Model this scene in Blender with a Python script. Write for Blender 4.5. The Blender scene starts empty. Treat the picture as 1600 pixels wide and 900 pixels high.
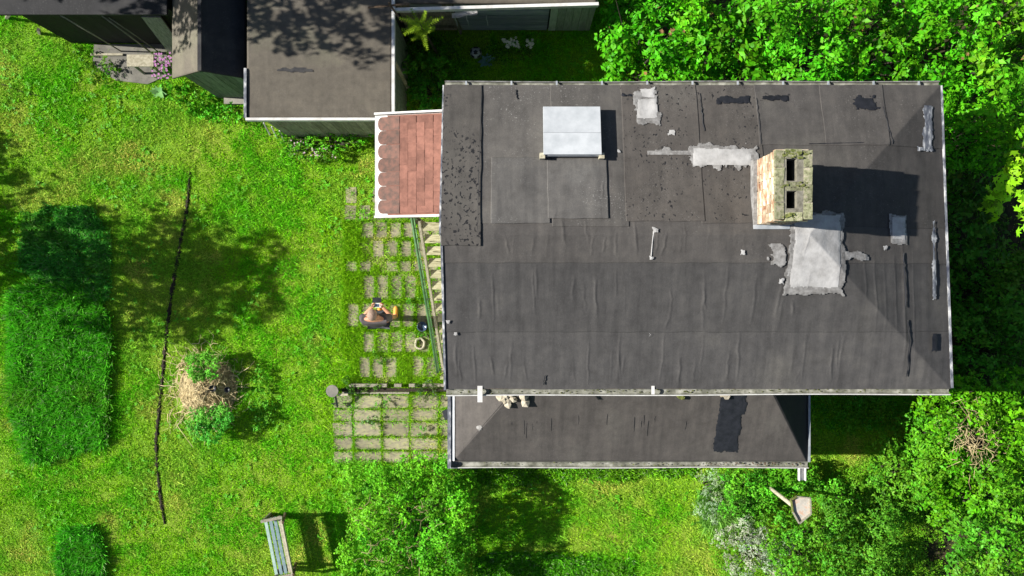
import bpy, bmesh, math, random
import numpy as np
from mathutils import Matrix, Vector

random.seed(7)
rng = np.random.default_rng(11)
scene = bpy.context.scene
COL = scene.collection
R = math.radians

# ------------------------------------------------------------------ camera, sky, sun, exposure
CAM_H = 16.0                      # a drone hovering 16 m above the lawn, looking straight down
FPX = 1328.0                      # focal length in photograph pixels (1600 wide)
cd = bpy.data.cameras.new('camera')
cam = bpy.data.objects.new('camera', cd)
COL.objects.link(cam)
cam.location = (0, 0, CAM_H)
cd.sensor_width = 36.0
cd.lens = 36.0 * FPX / 1600.0
cd.clip_end = 400
scene.camera = cam

SUN_EL, SUN_SKEW = 34.0, 4.0      # light travels towards +x and a little -y
world = bpy.data.worlds.new('World')
scene.world = world
world.use_nodes = True
wn = world.node_tree
sky = wn.nodes.new('ShaderNodeTexSky')
sky.sky_type = 'NISHITA'
sky.sun_disc = False
sky.sun_elevation = R(SUN_EL)
sky.sun_rotation = R(270 + SUN_SKEW)
bgn = wn.nodes['Background']
bgn.inputs['Strength'].default_value = 0.05
wn.links.new(sky.outputs['Color'], bgn.inputs['Color'])

sl = bpy.data.lights.new('sun', 'SUN')
sl.energy = 5.0
sl.angle = R(0.53)
sl.color = (1.0, 0.955, 0.88)
sun = bpy.data.objects.new('sun', sl)
COL.objects.link(sun)
sdir = Vector((math.cos(R(SUN_EL)) * math.cos(R(SUN_SKEW)), -math.cos(R(SUN_EL)) * math.sin(R(SUN_SKEW)), -math.sin(R(SUN_EL))))
sun.rotation_euler = sdir.to_track_quat('-Z', 'Y').to_euler()
sun.location = (-20, 2, 18)
vs = scene.view_settings
vs.view_transform = 'Standard'
vs.look = 'None'
vs.gamma = 1.0
vs.exposure = 1.1
vs.use_curve_mapping = False


# ------------------------------------------------------------------ helpers
def P(px, py, h=0.0):
    k = (CAM_H - h) / FPX
    return ((px - 800) * k, (450 - py) * k, h)


WM = {}


def link(o, parent=None, M=None):
    COL.objects.link(o)
    M = M.copy() if M is not None else Matrix.Identity(4)
    WM[o.name] = M
    if parent is not None:
        o.parent = parent
        o.matrix_parent_inverse = WM[parent.name].inverted()
    o.matrix_basis = M
    return o


def tag(o, label, cat, group=None, kind=None):
    o['label'] = label
    if cat:
        o['category'] = cat
    if group:
        o['group'] = group
    if kind:
        o['kind'] = kind
    return o


def thing(name, loc, label, cat, group=None):
    o = bpy.data.objects.new(name, None)
    o.empty_display_size = 0.2
    link(o, None, Matrix.Translation(Vector(loc)))
    return tag(o, label, cat, group)


class MB:
    def __init__(self):
        self.v = []
        self.f = []

    def add(self, vs_, fs_):
        b = len(self.v)
        self.v += [tuple(a) for a in vs_]
        self.f += [tuple(b + i for i in f) for f in fs_]
        return self

    def box(self, x0, x1, y0, y1, z0, z1):
        vs_ = [(x0, y0, z0), (x1, y0, z0), (x1, y1, z0), (x0, y1, z0), (x0, y0, z1), (x1, y0, z1), (x1, y1, z1), (x0, y1, z1)]
        return self.add(vs_, [(3, 2, 1, 0), (4, 5, 6, 7), (0, 1, 5, 4), (1, 2, 6, 5), (2, 3, 7, 6), (3, 0, 4, 7)])

    def beam(self, a, b, w, h, up=(0, 0, 1)):
        a, b, up = Vector(a), Vector(b), Vector(up)
        d = (b - a).normalized()
        s = d.cross(up)
        if s.length < 1e-4:
            s = d.cross(Vector((0, 1, 0)))
        s.normalize()
        u = s.cross(d)
        s, u = s * w / 2, u * h / 2
        vs_ = [a - s - u, a + s - u, a + s + u, a - s + u, b - s - u, b + s - u, b + s + u, b - s + u]
        return self.add(vs_, [(0, 1, 2, 3), (7, 6, 5, 4), (0, 4, 5, 1), (1, 5, 6, 2), (2, 6, 7, 3), (3, 7, 4, 0)])

    def tube(self, pts, radii, n=6, cap=True):
        pts = [Vector(p) for p in pts]
        if not hasattr(radii, '__len__'):
            radii = [radii] * len(pts)
        vs_, fs_ = [], []
        ref = Vector((0.31, 0.77, 0.55))
        for i, p in enumerate(pts):
            d = (pts[min(i + 1, len(pts) - 1)] - pts[max(i - 1, 0)]).normalized()
            s = d.cross(ref)
            if s.length < 1e-3:
                s = d.cross(Vector((1, 0, 0)))
            s.normalize()
            u = d.cross(s)
            for k in range(n):
                a = 2 * math.pi * k / n
                vs_.append(p + (s * math.cos(a) + u * math.sin(a)) * radii[i])
        for i in range(len(pts) - 1):
            for k in range(n):
                a, b = i * n + k, i * n + (k + 1) % n
                fs_.append((a, b, b + n, a + n))
        if cap:
            fs_.append(tuple(range(n - 1, -1, -1)))
            fs_.append(tuple((len(pts) - 1) * n + k for k in range(n)))
        return self.add(vs_, fs_)

    def lathe(self, c, prof, n=20):
        vs_, fs_ = [], []
        for r, z in prof:
            for k in range(n):
                a = 2 * math.pi * k / n
                vs_.append((c[0] + r * math.cos(a), c[1] + r * math.sin(a), c[2] + z))
        for i in range(len(prof) - 1):
            for k in range(n):
                a, b = i * n + k, i * n + (k + 1) % n
                fs_.append((a, b, b + n, a + n))
        return self.add(vs_, fs_)

    def prism(self, poly, z0, z1):
        n = len(poly)
        vs_ = [(x, y, z0) for x, y in poly] + [(x, y, z1) for x, y in poly]
        fs_ = [tuple(range(n - 1, -1, -1)), tuple(range(n, 2 * n))]
        fs_ += [(k, (k + 1) % n, n + (k + 1) % n, n + k) for k in range(n)]
        return self.add(vs_, fs_)

    def mesh(self, name, mat, smooth=False):
        me = bpy.data.meshes.new(name)
        me.from_pydata(self.v, [], self.f)
        me.materials.append(mat)
        if smooth:
            me.polygons.foreach_set('use_smooth', [True] * len(me.polygons))
        me.update()
        return me

    def build(self, name, mat, parent=None, smooth=False, bevel=0):
        o = bpy.data.objects.new(name, self.mesh(name, mat, smooth))
        link(o, parent)
        if bevel:
            bv = o.modifiers.new('bevel', 'BEVEL')
            bv.width = bevel
            bv.segments = 2
            bv.limit_method = 'ANGLE'
        return o


def np_mesh(name, V, F, col=None, mats=(), smooth=False):
    """V (n,3), F (m,k) all faces of k corners."""
    me = bpy.data.meshes.new(name)
    V = np.ascontiguousarray(V, dtype=np.float32)
    F = np.ascontiguousarray(F, dtype=np.int32)
    me.vertices.add(len(V))
    me.vertices.foreach_set('co', V.ravel())
    m, k = F.shape
    me.loops.add(m * k)
    me.loops.foreach_set('vertex_index', F.ravel())
    me.polygons.add(m)
    me.polygons.foreach_set('loop_start', np.arange(0, m * k, k, dtype=np.int32))
    if smooth:
        me.polygons.foreach_set('use_smooth', np.ones(m, dtype=bool))
    if col is not None:
        at = me.attributes.new('col', 'FLOAT_COLOR', 'POINT')
        c4 = np.ones((len(V), 4), dtype=np.float32)
        c4[:, :3] = col
        at.data.foreach_set('color', c4.ravel())
    for mt in mats:
        me.materials.append(mt)
    me.update(calc_edges=True)
    return me


def obj_from(me, name, parent=None):
    return link(bpy.data.objects.new(name, me), parent)


def vnoise(x, y, s, seed=0):
    """smooth value noise 0..1 (numpy)"""
    g = np.random.default_rng(seed).random((64, 64))
    u, v = x * s, y * s
    i, j = np.floor(u).astype(int), np.floor(v).astype(int)
    fu, fv = u - i, v - j
    fu = fu * fu * (3 - 2 * fu)
    fv = fv * fv * (3 - 2 * fv)
    a, b = g[i % 64, j % 64], g[(i + 1) % 64, j % 64]
    c, d = g[i % 64, (j + 1) % 64], g[(i + 1) % 64, (j + 1) % 64]
    return (a * (1 - fu) + b * fu) * (1 - fv) + (c * (1 - fu) + d * fu) * fv


def fbm(x, y, s, seed=0):
    return (vnoise(x, y, s, seed) * 0.55 + vnoise(x, y, s * 2.3, seed + 1) * 0.3 + vnoise(x, y, s * 5.1, seed + 2) * 0.15)


def inpoly(px, py, poly):
    ins = np.zeros(px.shape, dtype=bool)
    n = len(poly)
    for i in range(n):
        x0, y0 = poly[i]
        x1, y1 = poly[(i + 1) % n]
        c = ((y0 > py) != (y1 > py)) & (px < (x1 - x0) * (py - y0) / (y1 - y0 + 1e-9) + x0)
        ins ^= c
    return ins


def segdist(px, py, pts):
    d = np.full(px.shape, 1e9)
    for (x0, y0), (x1, y1) in zip(pts[:-1], pts[1:]):
        L2 = (x1 - x0) ** 2 + (y1 - y0) ** 2
        t = np.clip(((px - x0) * (x1 - x0) + (py - y0) * (y1 - y0)) / L2, 0, 1)
        d = np.minimum(d, np.hypot(px - x0 - t * (x1 - x0), py - y0 - t * (y1 - y0)))
    return d


# ------------------------------------------------------------------ materials
def nodes_of(name):
    m = bpy.data.materials.new(name)
    m.use_nodes = True
    nt = m.node_tree
    return m, nt, nt.nodes['Principled BSDF']


def ramp(nt, fac, stops):
    r = nt.nodes.new('ShaderNodeValToRGB')
    el = r.color_ramp.elements
    while len(el) < len(stops):
        el.new(0.5)
    for e, (p, c) in zip(el, stops):
        e.position = p
        e.color = tuple(c) + (1,) if len(c) == 3 else c
    nt.links.new(fac, r.inputs['Fac'])
    return r.outputs['Color']


def coords(nt, scale=(1, 1, 1), rand=False):
    tc = nt.nodes.new('ShaderNodeTexCoord')
    mp = nt.nodes.new('ShaderNodeMapping')
    mp.inputs['Scale'].default_value = scale
    nt.links.new(tc.outputs['Object'], mp.inputs['Vector'])
    if rand:
        oi = nt.nodes.new('ShaderNodeObjectInfo')
        ml = nt.nodes.new('ShaderNodeMath')
        ml.operation = 'MULTIPLY'
        ml.inputs[1].default_value = 53.0
        nt.links.new(oi.outputs['Random'], ml.inputs[0])
        nt.links.new(ml.outputs[0], mp.inputs['Location'])
    return mp.outputs['Vector']


def noise(nt, vec, scale, detail=4, rough=0.6):
    n = nt.nodes.new('ShaderNodeTexNoise')
    n.inputs['Scale'].default_value = scale
    n.inputs['Detail'].default_value = detail
    n.inputs['Roughness'].default_value = rough
    nt.links.new(vec, n.inputs['Vector'])
    return n.outputs['Fac']


def mix(nt, fac, a, b, mode='MIX'):
    m = nt.nodes.new('ShaderNodeMix')
    m.data_type = 'RGBA'
    m.blend_type = mode
    if isinstance(fac, (int, float)):
        m.inputs[0].default_value = fac
    else:
        nt.links.new(fac, m.inputs[0])
    for sock, val in ((m.inputs[6], a), (m.inputs[7], b)):
        if isinstance(val, tuple):
            sock.default_value = val + (1,) if len(val) == 3 else val
        else:
            nt.links.new(val, sock)
    return m.outputs[2]


def bump(nt, bs, h, strength=0.3, dist=0.01):
    b = nt.nodes.new('ShaderNodeBump')
    b.inputs['Strength'].default_value = strength
    b.inputs['Distance'].default_value = dist
    nt.links.new(h, b.inputs['Height'])
    nt.links.new(b.outputs['Normal'], bs.inputs['Normal'])


def pmat(name, c1, c2, scale=6, rough=0.85, stretch=(1, 1, 1), bmp=0.3, fine=60, rand=True, c3=None, metal=0.0, vary=0.25, spec=0.3):
    m, nt, bs = nodes_of(name)
    v = coords(nt, stretch, rand)
    n = noise(nt, v, scale)
    stops = [(0.33, c1), (0.66, c2)] if c3 is None else [(0.3, c1), (0.5, c2), (0.66, c3)]
    c = ramp(nt, n, stops)
    if rand and vary:
        oi = nt.nodes.new('ShaderNodeObjectInfo')
        mr = nt.nodes.new('ShaderNodeMapRange')
        mr.inputs['To Min'].default_value = 1 - vary
        mr.inputs['To Max'].default_value = 1 + vary
        nt.links.new(oi.outputs['Random'], mr.inputs['Value'])
        hs = nt.nodes.new('ShaderNodeHueSaturation')
        nt.links.new(mr.outputs[0], hs.inputs['Value'])
        nt.links.new(c, hs.inputs['Color'])
        c = hs.outputs['Color']
    nt.links.new(c, bs.inputs['Base Color'])
    bs.inputs['Roughness'].default_value = rough
    bs.inputs['Metallic'].default_value = metal
    bs.inputs['Specular IOR Level'].default_value = spec
    if bmp:
        bump(nt, bs, noise(nt, v, fine, 3), bmp, 0.006)
    return m


def leafmat(name, rough=0.5, trans=0.35):
    m, nt, bs = nodes_of(name)
    a = nt.nodes.new('ShaderNodeAttribute')
    a.attribute_name = 'col'
    nt.links.new(a.outputs['Color'], bs.inputs['Base Color'])
    bs.inputs['Roughness'].default_value = rough
    bs.inputs['Specular IOR Level'].default_value = 0.14
    tr = nt.nodes.new('ShaderNodeBsdfTranslucent')
    hs = nt.nodes.new('ShaderNodeHueSaturation')
    hs.inputs['Value'].default_value = 1.25
    nt.links.new(a.outputs['Color'], hs.inputs['Color'])
    nt.links.new(hs.outputs['Color'], tr.inputs['Color'])
    ms = nt.nodes.new('ShaderNodeMixShader')
    ms.inputs[0].default_value = trans
    nt.links.new(bs.outputs[0], ms.inputs[1])
    nt.links.new(tr.outputs[0], ms.inputs[2])
    nt.links.new(ms.outputs[0], nt.nodes['Material Output'].inputs['Surface'])
    return m


def felt(name, base, dots=0.0, pale=0.0, streak=0.5, tint=(0.09, 0.085, 0.075)):
    """bitumen roofing felt: granules, weather streaks, tar dots, pale lichen specks"""
    m, nt, bs = nodes_of(name)
    v = coords(nt)
    vstr = coords(nt, (9, 0.9, 1))
    big = noise(nt, v, 0.9, 4)
    c = ramp(nt, big, [(0.3, tuple(x * 0.86 for x in base)), (0.55, base), (0.75, tuple(a * 0.5 + b * 0.5 for a, b in zip(base, tint)))])
    st = ramp(nt, noise(nt, vstr, 1.0, 5, 0.65), [(0.35, (0.72, 0.72, 0.73)), (0.5, (1, 1, 1)), (0.72, (1.28, 1.27, 1.25))])
    c = mix(nt, streak, c, st, 'MULTIPLY')
    md = ramp(nt, noise(nt, v, 5.5, 6, 0.72), [(0.3, (0.70, 0.69, 0.68)), (0.5, (1, 1, 1)), (0.7, (1.3, 1.28, 1.24))])
    c = mix(nt, 0.75, c, md, 'MULTIPLY')
    gr = ramp(nt, noise(nt, v, 140, 2, 0.7), [(0.3, (0.74, 0.74, 0.74)), (0.7, (1.26, 1.26, 1.26))])
    c = mix(nt, 0.9, c, gr, 'MULTIPLY')
    oi = nt.nodes.new('ShaderNodeObjectInfo')
    mr = nt.nodes.new('ShaderNodeMapRange')
    mr.inputs['To Min'].default_value = 0.88
    mr.inputs['To Max'].default_value = 1.14
    nt.links.new(oi.outputs['Random'], mr.inputs['Value'])
    hs = nt.nodes.new('ShaderNodeHueSaturation')
    nt.links.new(mr.outputs[0], hs.inputs['Value'])
    nt.links.new(c, hs.inputs['Color'])
    c = hs.outputs['Color']
    # pale lichen / worn granule specks in drifts
    drift = ramp(nt, noise(nt, v, 1.3, 3), [(0.46, (0, 0, 0)), (0.60, (1, 1, 1))])
    sp = ramp(nt, noise(nt, v, 46, 4, 0.75), [(0.60, (0, 0, 0)), (0.66, (1, 1, 1))])
    f = mix(nt, 1.0, drift, sp, 'MULTIPLY')
    fm = nt.nodes.new('ShaderNodeMath')
    fm.operation = 'MULTIPLY'
    fm.inputs[1].default_value = pale
    nt.links.new(f, fm.inputs[0])
    c = mix(nt, fm.outputs[0], c, (0.23, 0.225, 0.215))
    if dots:
        d = ramp(nt, noise(nt, coords(nt, (1, 0.7, 1)), 24, 2.0, 0.55), [(0.665 - 0.085 * dots, (0, 0, 0)), (0.695 - 0.085 * dots, (1, 1, 1))])
        dm = ramp(nt, noise(nt, v, 1.1, 2), [(0.36, (0, 0, 0)), (0.46, (1, 1, 1))])
        c = mix(nt, mix(nt, 1.0, d, dm, 'MULTIPLY'), c, (0.008, 0.008, 0.01))
    nt.links.new(c, bs.inputs['Base Color'])
    bs.inputs['Roughness'].default_value = 0.82
    bs.inputs['Specular IOR Level'].default_value = 0.3
    bump(nt, bs, noise(nt, v, 90, 3), 0.35, 0.006)
    return m


M = {}
M['leaf'] = leafmat('leaf', 0.5, 0.22)
M['grass'] = leafmat('grass_blade', 0.6, 0.22)
M['petal'] = leafmat('petal', 0.6, 0.3)
M['felt_n'] = felt('felt_north', (0.056, 0.052, 0.049), 0.0, 0.35)
M['felt_dots'] = felt('felt_tar_dots', (0.062, 0.057, 0.052), 1.0, 0.15)
M['felt_fewdots'] = felt('felt_few_dots', (0.060, 0.054, 0.049), 0.35, 0.45)
M['felt_pale'] = felt('felt_worn', (0.076, 0.071, 0.066), 0.0, 1.0)
M['felt_s'] = felt('felt_south', (0.051, 0.049, 0.048), 0.0, 0.12, 0.7)
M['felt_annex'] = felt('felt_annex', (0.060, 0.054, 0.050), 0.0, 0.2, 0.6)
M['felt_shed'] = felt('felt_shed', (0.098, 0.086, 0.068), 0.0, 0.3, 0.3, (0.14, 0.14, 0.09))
M['felt_black_shade'] = felt('felt_black_shade', (0.020, 0.020, 0.022), 0.0, 0.2, 0.4)  # near-black felt; tree shade and turned-away roof faces are put into this colour
M['tar'] = pmat('tar', (0.006, 0.007, 0.010), (0.014, 0.015, 0.020), 12, 0.6, bmp=0.5)
M['sealant'] = pmat('sealant', (0.25, 0.245, 0.24), (0.37, 0.365, 0.36), 7, 0.7, bmp=0.4, vary=0.05)
M['sealant_thin'] = pmat('sealant_thin', (0.11, 0.105, 0.10), (0.25, 0.245, 0.24), 14, 0.8, bmp=0.4, vary=0.1)
M['white_metal'] = pmat('white_metal', (0.33, 0.35, 0.37), (0.43, 0.45, 0.47), 5, 0.45, bmp=0.05, vary=0.03)
M['white_paint'] = pmat('white_paint', (0.42, 0.41, 0.39), (0.58, 0.575, 0.56), 8, 0.6, bmp=0.15, vary=0.06)
M['flake_paint'] = pmat('flaking_paint', (0.035, 0.04, 0.06), (0.14, 0.15, 0.17), 17, 0.7, (1, 0.35, 1), bmp=0.4, vary=0.05, c3=(0.50, 0.50, 0.50))
M['damp'] = pmat('damp_stain', (0.03, 0.03, 0.034), (0.06, 0.057, 0.055), 9, 0.9)
M['zinc'] = pmat('zinc', (0.24, 0.27, 0.30), (0.42, 0.44, 0.46), 6, 0.45, bmp=0.1, metal=0.3, vary=0.08)
M['moss_gutter'] = pmat('moss_gutter', (0.07, 0.072, 0.055), (0.17, 0.172, 0.14), 7, 0.85, bmp=0.3, vary=0.08, c3=(0.32, 0.32, 0.28))
M['moss'] = pmat('moss', (0.05, 0.07, 0.012), (0.16, 0.17, 0.05), 30, 0.95, bmp=0.6)
M['plaster'] = pmat('plaster', (0.42, 0.40, 0.35), (0.55, 0.53, 0.47), 3, 0.9)
M['brick'] = pmat('chimney_brick', (0.26, 0.10, 0.05), (0.40, 0.31, 0.21), 9, 0.9, bmp=0.6, c3=(0.52, 0.48, 0.38), vary=0.3)
M['brick_moss'] = pmat('mossy_brick', (0.07, 0.06, 0.04), (0.20, 0.21, 0.115), 24, 0.95, bmp=0.8, c3=(0.30, 0.27, 0.20), vary=0.3)
M['mortar'] = pmat('mortar', (0.09, 0.085, 0.065), (0.17, 0.16, 0.13), 20, 0.95, bmp=0.6)
M['soot'] = pmat('soot', (0.006, 0.006, 0.006), (0.015, 0.014, 0.013), 10, 0.95)
M['shingle'] = pmat('red_shingle', (0.145, 0.067, 0.050), (0.215, 0.10, 0.074), 12, 0.9, bmp=0.5, fine=120, vary=0.2)
M['shingle_grey'] = pmat('grimy_shingle', (0.085, 0.060, 0.050), (0.17, 0.088, 0.068), 14, 0.9, bmp=0.5, fine=120, vary=0.15)
M['wood_grey'] = pmat('weathered_wood', (0.13, 0.12, 0.09), (0.27, 0.255, 0.20), 3, 0.9, (14, 14, 1.2), bmp=0.4, fine=30)
M['wood_pale'] = pmat('pale_wood', (0.22, 0.20, 0.14), (0.37, 0.345, 0.26), 3, 0.85, (9, 9, 9), bmp=0.3)
M['tread'] = pmat('stair_tread', (0.20, 0.19, 0.10), (0.40, 0.38, 0.25), 5, 0.9, (1.5, 12, 6), bmp=0.4, vary=0.12)
M['wood_green'] = pmat('algae_boards', (0.085, 0.115, 0.075), (0.19, 0.22, 0.16), 3, 0.9, (12, 12, 1.3), bmp=0.4)
M['wood_mint'] = pmat('mint_paint_boards', (0.22, 0.27, 0.22), (0.36, 0.41, 0.35), 3, 0.85, (12, 12, 1.2), bmp=0.4)
M['wood_blue'] = pmat('blue_grey_boards', (0.14, 0.165, 0.20), (0.27, 0.30, 0.34), 3, 0.9, (1.5, 10, 14), bmp=0.4)
M['wood_black'] = pmat('tarred_boards', (0.006, 0.006, 0.006), (0.018, 0.017, 0.016), 4, 0.85, (10, 10, 1.5), bmp=0.4)
M['wood_brown'] = pmat('brown_wood', (0.07, 0.045, 0.028), (0.14, 0.10, 0.065), 4, 0.9, (8, 8, 8), bmp=0.4)
M['rail_green'] = pmat('green_rail', (0.035, 0.10, 0.035), (0.08, 0.19, 0.07), 10, 0.6, bmp=0.2)
M['slab'] = pmat('paving_slab', (0.145, 0.13, 0.095), (0.22, 0.205, 0.135), 5, 0.95, bmp=0.5, c3=(0.27, 0.265, 0.13), vary=0.2)
M['concrete'] = pmat('concrete', (0.13, 0.125, 0.11), (0.22, 0.21, 0.18), 5, 0.95, bmp=0.4)
M['soil'] = pmat('soil', (0.010, 0.008, 0.006), (0.030, 0.022, 0.015), 30, 0.95, bmp=0.8)
M['bark'] = pmat('bark', (0.025, 0.020, 0.015), (0.06, 0.05, 0.038), 12, 0.9, bmp=0.5)
M['twig'] = pmat('dry_twig', (0.24, 0.18, 0.09), (0.44, 0.36, 0.20), 5, 0.9, bmp=0.0)
M['bench_mint'] = pmat('bench_mint', (0.19, 0.28, 0.25), (0.29, 0.39, 0.35), 6, 0.7, (3, 3, 3), bmp=0.2, vary=0.05)
M['bench_blue'] = pmat('bench_blue', (0.10, 0.155, 0.175), (0.17, 0.235, 0.25), 6, 0.7, (3, 3, 3), bmp=0.2, vary=0.05)
M['skin'] = pmat('skin', (0.40, 0.19, 0.11), (0.48, 0.25, 0.15), 6, 0.5, bmp=0.0, rand=False)
M['shirt'] = pmat('shirt', (0.060, 0.052, 0.055), (0.095, 0.082, 0.085), 8, 0.9, bmp=0.2, fine=40, rand=False)
M['shorts'] = pmat('shorts', (0.035, 0.038, 0.045), (0.06, 0.06, 0.07), 8, 0.9, bmp=0.1, rand=False)
M['hair'] = pmat('cropped_hair', (0.20, 0.135, 0.10), (0.29, 0.21, 0.165), 30, 0.8, bmp=0.3, rand=False)
M['shoe'] = pmat('orange_shoe', (0.55, 0.20, 0.03), (0.70, 0.34, 0.06), 20, 0.6, bmp=0.1, rand=False)
M['dark_plastic'] = pmat('dark_plastic', (0.012, 0.014, 0.018), (0.025, 0.028, 0.034), 6, 0.4, bmp=0.0)
M['pale_plastic'] = pmat('pale_plastic', (0.50, 0.50, 0.50), (0.62, 0.62, 0.62), 6, 0.4, bmp=0.0)
M['glass_screen'] = pmat('screen', (0.03, 0.05, 0.08), (0.06, 0.09, 0.14), 3, 0.15, bmp=0.0)
M['stone'] = pmat('stone', (0.22, 0.19, 0.14), (0.42, 0.38, 0.30), 9, 0.9, bmp=0.6)
M['window'] = pmat('window_glass', (0.02, 0.03, 0.035), (0.05, 0.06, 0.07), 2, 0.1, bmp=0.0)
M['rust'] = pmat('rusty_paint', (0.22, 0.20, 0.17), (0.34, 0.32, 0.28), 9, 0.7, bmp=0.2, c3=(0.36, 0.20, 0.12))


def ground_mat():
    m, nt, bs = nodes_of('ground')
    v = coords(nt)
    c = ramp(nt, noise(nt, v, 0.55, 5), [(0.3, (0.08, 0.25, 0.004)), (0.5, (0.14, 0.28, 0.006)), (0.68, (0.22, 0.27, 0.03))])
    f = ramp(nt, noise(nt, v, 24, 4, 0.7), [(0.3, (0.55, 0.55, 0.5)), (0.7, (1.3, 1.3, 1.2))])
    c = mix(nt, 1.0, c, f, 'MULTIPLY')
    nt.links.new(c, bs.inputs['Base Color'])
    bs.inputs['Roughness'].default_value = 0.95
    bump(nt, bs, noise(nt, v, 30, 4), 0.7, 0.02)
    return m


M['ground'] = ground_mat()


# ------------------------------------------------------------------ the ground
b = MB()
b.add([(-90, -90, 0), (90, -90, 0), (90, 90, 0), (-90, 90, 0)], [(0, 1, 2, 3)])
g = b.build('ground', M['ground'])
g['kind'] = 'structure'

# trench: a thin slot of dug-over dark soil wandering down the lawn
TRENCH = [(297, 268), (295, 300), (291, 335), (284, 370), (277, 410), (269, 455), (263, 500), (258, 545), (254, 590), (249, 640), (244, 690), (246, 730), (251, 775), (258, 822)]


def trench_strip():
    V, F = [], []
    pts = []
    for (a, b_) in zip(TRENCH[:-1], TRENCH[1:]):
        for k in range(12):
            t = k / 12
            pts.append((a[0] + (b_[0] - a[0]) * t, a[1] + (b_[1] - a[1]) * t))
    for i, (x, y) in enumerate(pts):
        X, Y, _ = P(x, y)
        w = (0.018 + 0.024 * random.random()) * (.35 if random.random() < .12 else 1)
        if i < 8 or i > len(pts) - 6:
            w *= 0.5
        w *= .55 if TRENCH[0][0] < 0 else 1
        for s, z in ((-1.25, 0.004), (-0.4, 0.018 + 0.014 * random.random()), (0.4, 0.018 + 0.014 * random.random()), (1.25, 0.004)):
            V.append((X + s * w + random.uniform(-.006, .006), Y + random.uniform(-.01, .01), z))
    for i in range(len(pts) - 1):
        for k in range(3):
            a = i * 4 + k
            F.append((a, a + 4, a + 5, a + 1))
    bb = MB()
    bb.add(V, F)
    return bb.build('soil_trench', M['soil'])


t = trench_strip()
t['kind'] = 'structure'

# ------------------------------------------------------------------ patio: single slabs in the grass
patio = MB().add([P(552, 340, .003), P(546, 470, .003), P(550, 598, .003), P(530, 606, .003), P(532, 725, .003), P(735, 725, .003), P(735, 340, .003)], [(0, 1, 2, 3, 4, 5, 6)]).build('patio', M['soil'])
patio.data.materials[0] = pmat('patio_bed', (0.12, 0.14, 0.04), (0.20, 0.21, 0.07), 8, 0.95)
patio['kind'] = 'structure'
SLABS = []
slab_mes = []
for q_ in range(7):
    rq = random.Random(q_ + 300)
    out_ = []
    for (ax_, ay_, bx_, by_) in ((-.5, -.5, .5, -.5), (.5, -.5, .5, .5), (.5, .5, -.5, .5), (-.5, .5, -.5, -.5)):
        cut = rq.choice((.02, .03, .05, .14))
        for t_ in (cut, .35, .65, 1 - rq.choice((.02, .04, .12))):
            out_.append((ax_ + (bx_ - ax_) * t_ + rq.uniform(-.025, .025), ay_ + (by_ - ay_) * t_ + rq.uniform(-.025, .025)))
    slab_mes.append(MB().prism(out_, 0, 1).mesh('paving_slab', M['slab']))


def slab(x0, y0, x1, y1):
    X0, Y1, _ = P(x0, y0)
    X1, Y0, _ = P(x1, y1)
    o = bpy.data.objects.new('paving_slab', random.choice(slab_mes))
    m = Matrix.Translation(((X0 + X1) / 2, (Y0 + Y1) / 2, 0.0)) @ Matrix.Rotation(R(random.uniform(-3, 3)), 4, 'Z') @ Matrix.Rotation(R(random.uniform(-.7, .7)), 4, 'X') @ Matrix.Diagonal((X1 - X0 - .015, Y1 - Y0 - .015, random.uniform(.010, .017), 1))
    link(o, patio, m)
    SLABS.append((x0, y0, x1, y1))


rows_up = [(292, 318), (320, 344), (346, 372), (375, 402), (407, 425), (429, 468), (473, 512), (517, 551), (556, 590)]
for (ya, yb) in rows_up:
    x = 541 + random.uniform(-4, 4)
    while x < 690:
        w = random.choice((20.5, 20.5, 21.5))
        if random.random() > .04 + (.25 if x < 560 else 0) + (.15 if ya < 380 or ya > 540 else 0) + (.25 if ya < 345 else 0):
            slab(x + 1.4, ya + .5, x + w - 1.4, yb - .5)
        x += w + random.uniform(0, 1.5)
rows_lo = [(617, 637), (640, 657), (660, 681), (684, 702), (705, 722)]
for r_i, (ya, yb) in enumerate(rows_lo):
    for (xa, xb) in ((521, 550), (554, 595), (599, 639), (643, 684), (688, 728)):
        j = random.uniform(-1, 1)
        slab(xa + j - .8, ya - 1.0, xb + j + .8, yb + 1.0)

TRENCH_MAIN = TRENCH
TRENCH = [(-20, 126), (8, 133), (30, 142), (62, 150), (90, 158)]
t = trench_strip()
t['kind'] = 'structure'
TRENCH = TRENCH_MAIN
# concrete pad before the black shed
pad = MB().prism([P(148, 70)[:2], P(146, 102)[:2], P(182, 126)[:2], P(232, 132)[:2], P(262, 118)[:2], P(262, 70)[:2]][::-1], 0.0, 0.03).build('concrete_pad', M['concrete'])
pad['kind'] = 'structure'

# leaf-litter beds below the shrubs, coloured dark to deepen shade in the gaps
BEDS = [[P(955, -80)[:2], P(985, 60)[:2], P(985, 240)[:2], P(1300, 240)[:2], P(1300, 500)[:2], P(1385, 560)[:2], P(1440, 610)[:2], P(1440, 930)[:2], P(1700, 960)[:2], P(1700, -80)[:2]]]
M['litter'] = pmat('leaf_litter', (0.008, 0.010, 0.004), (0.028, 0.028, 0.010), 9, 0.95, bmp=0.8, c3=(0.05, 0.035, 0.018))
bed = MB().add([(x, y, .004) for x, y in BEDS[0]], [tuple(range(len(BEDS[0])))]).build('shrub_bed', M['litter'])
bed['kind'] = 'structure'

# ------------------------------------------------------------------ the house
EH = 4.05                                    # eaves height
cTL, cTR, cBR, cBL = P(695, 135, EH), P(1467, 134, EH), P(1484, 606, EH), P(697, 608, EH)
RX0, RX1, RY0, RY1 = -0.945, 6.08, -1.41, 2.84
RIDGE_Y = (RY0 + RY1) / 2
SL = 0.29


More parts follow.
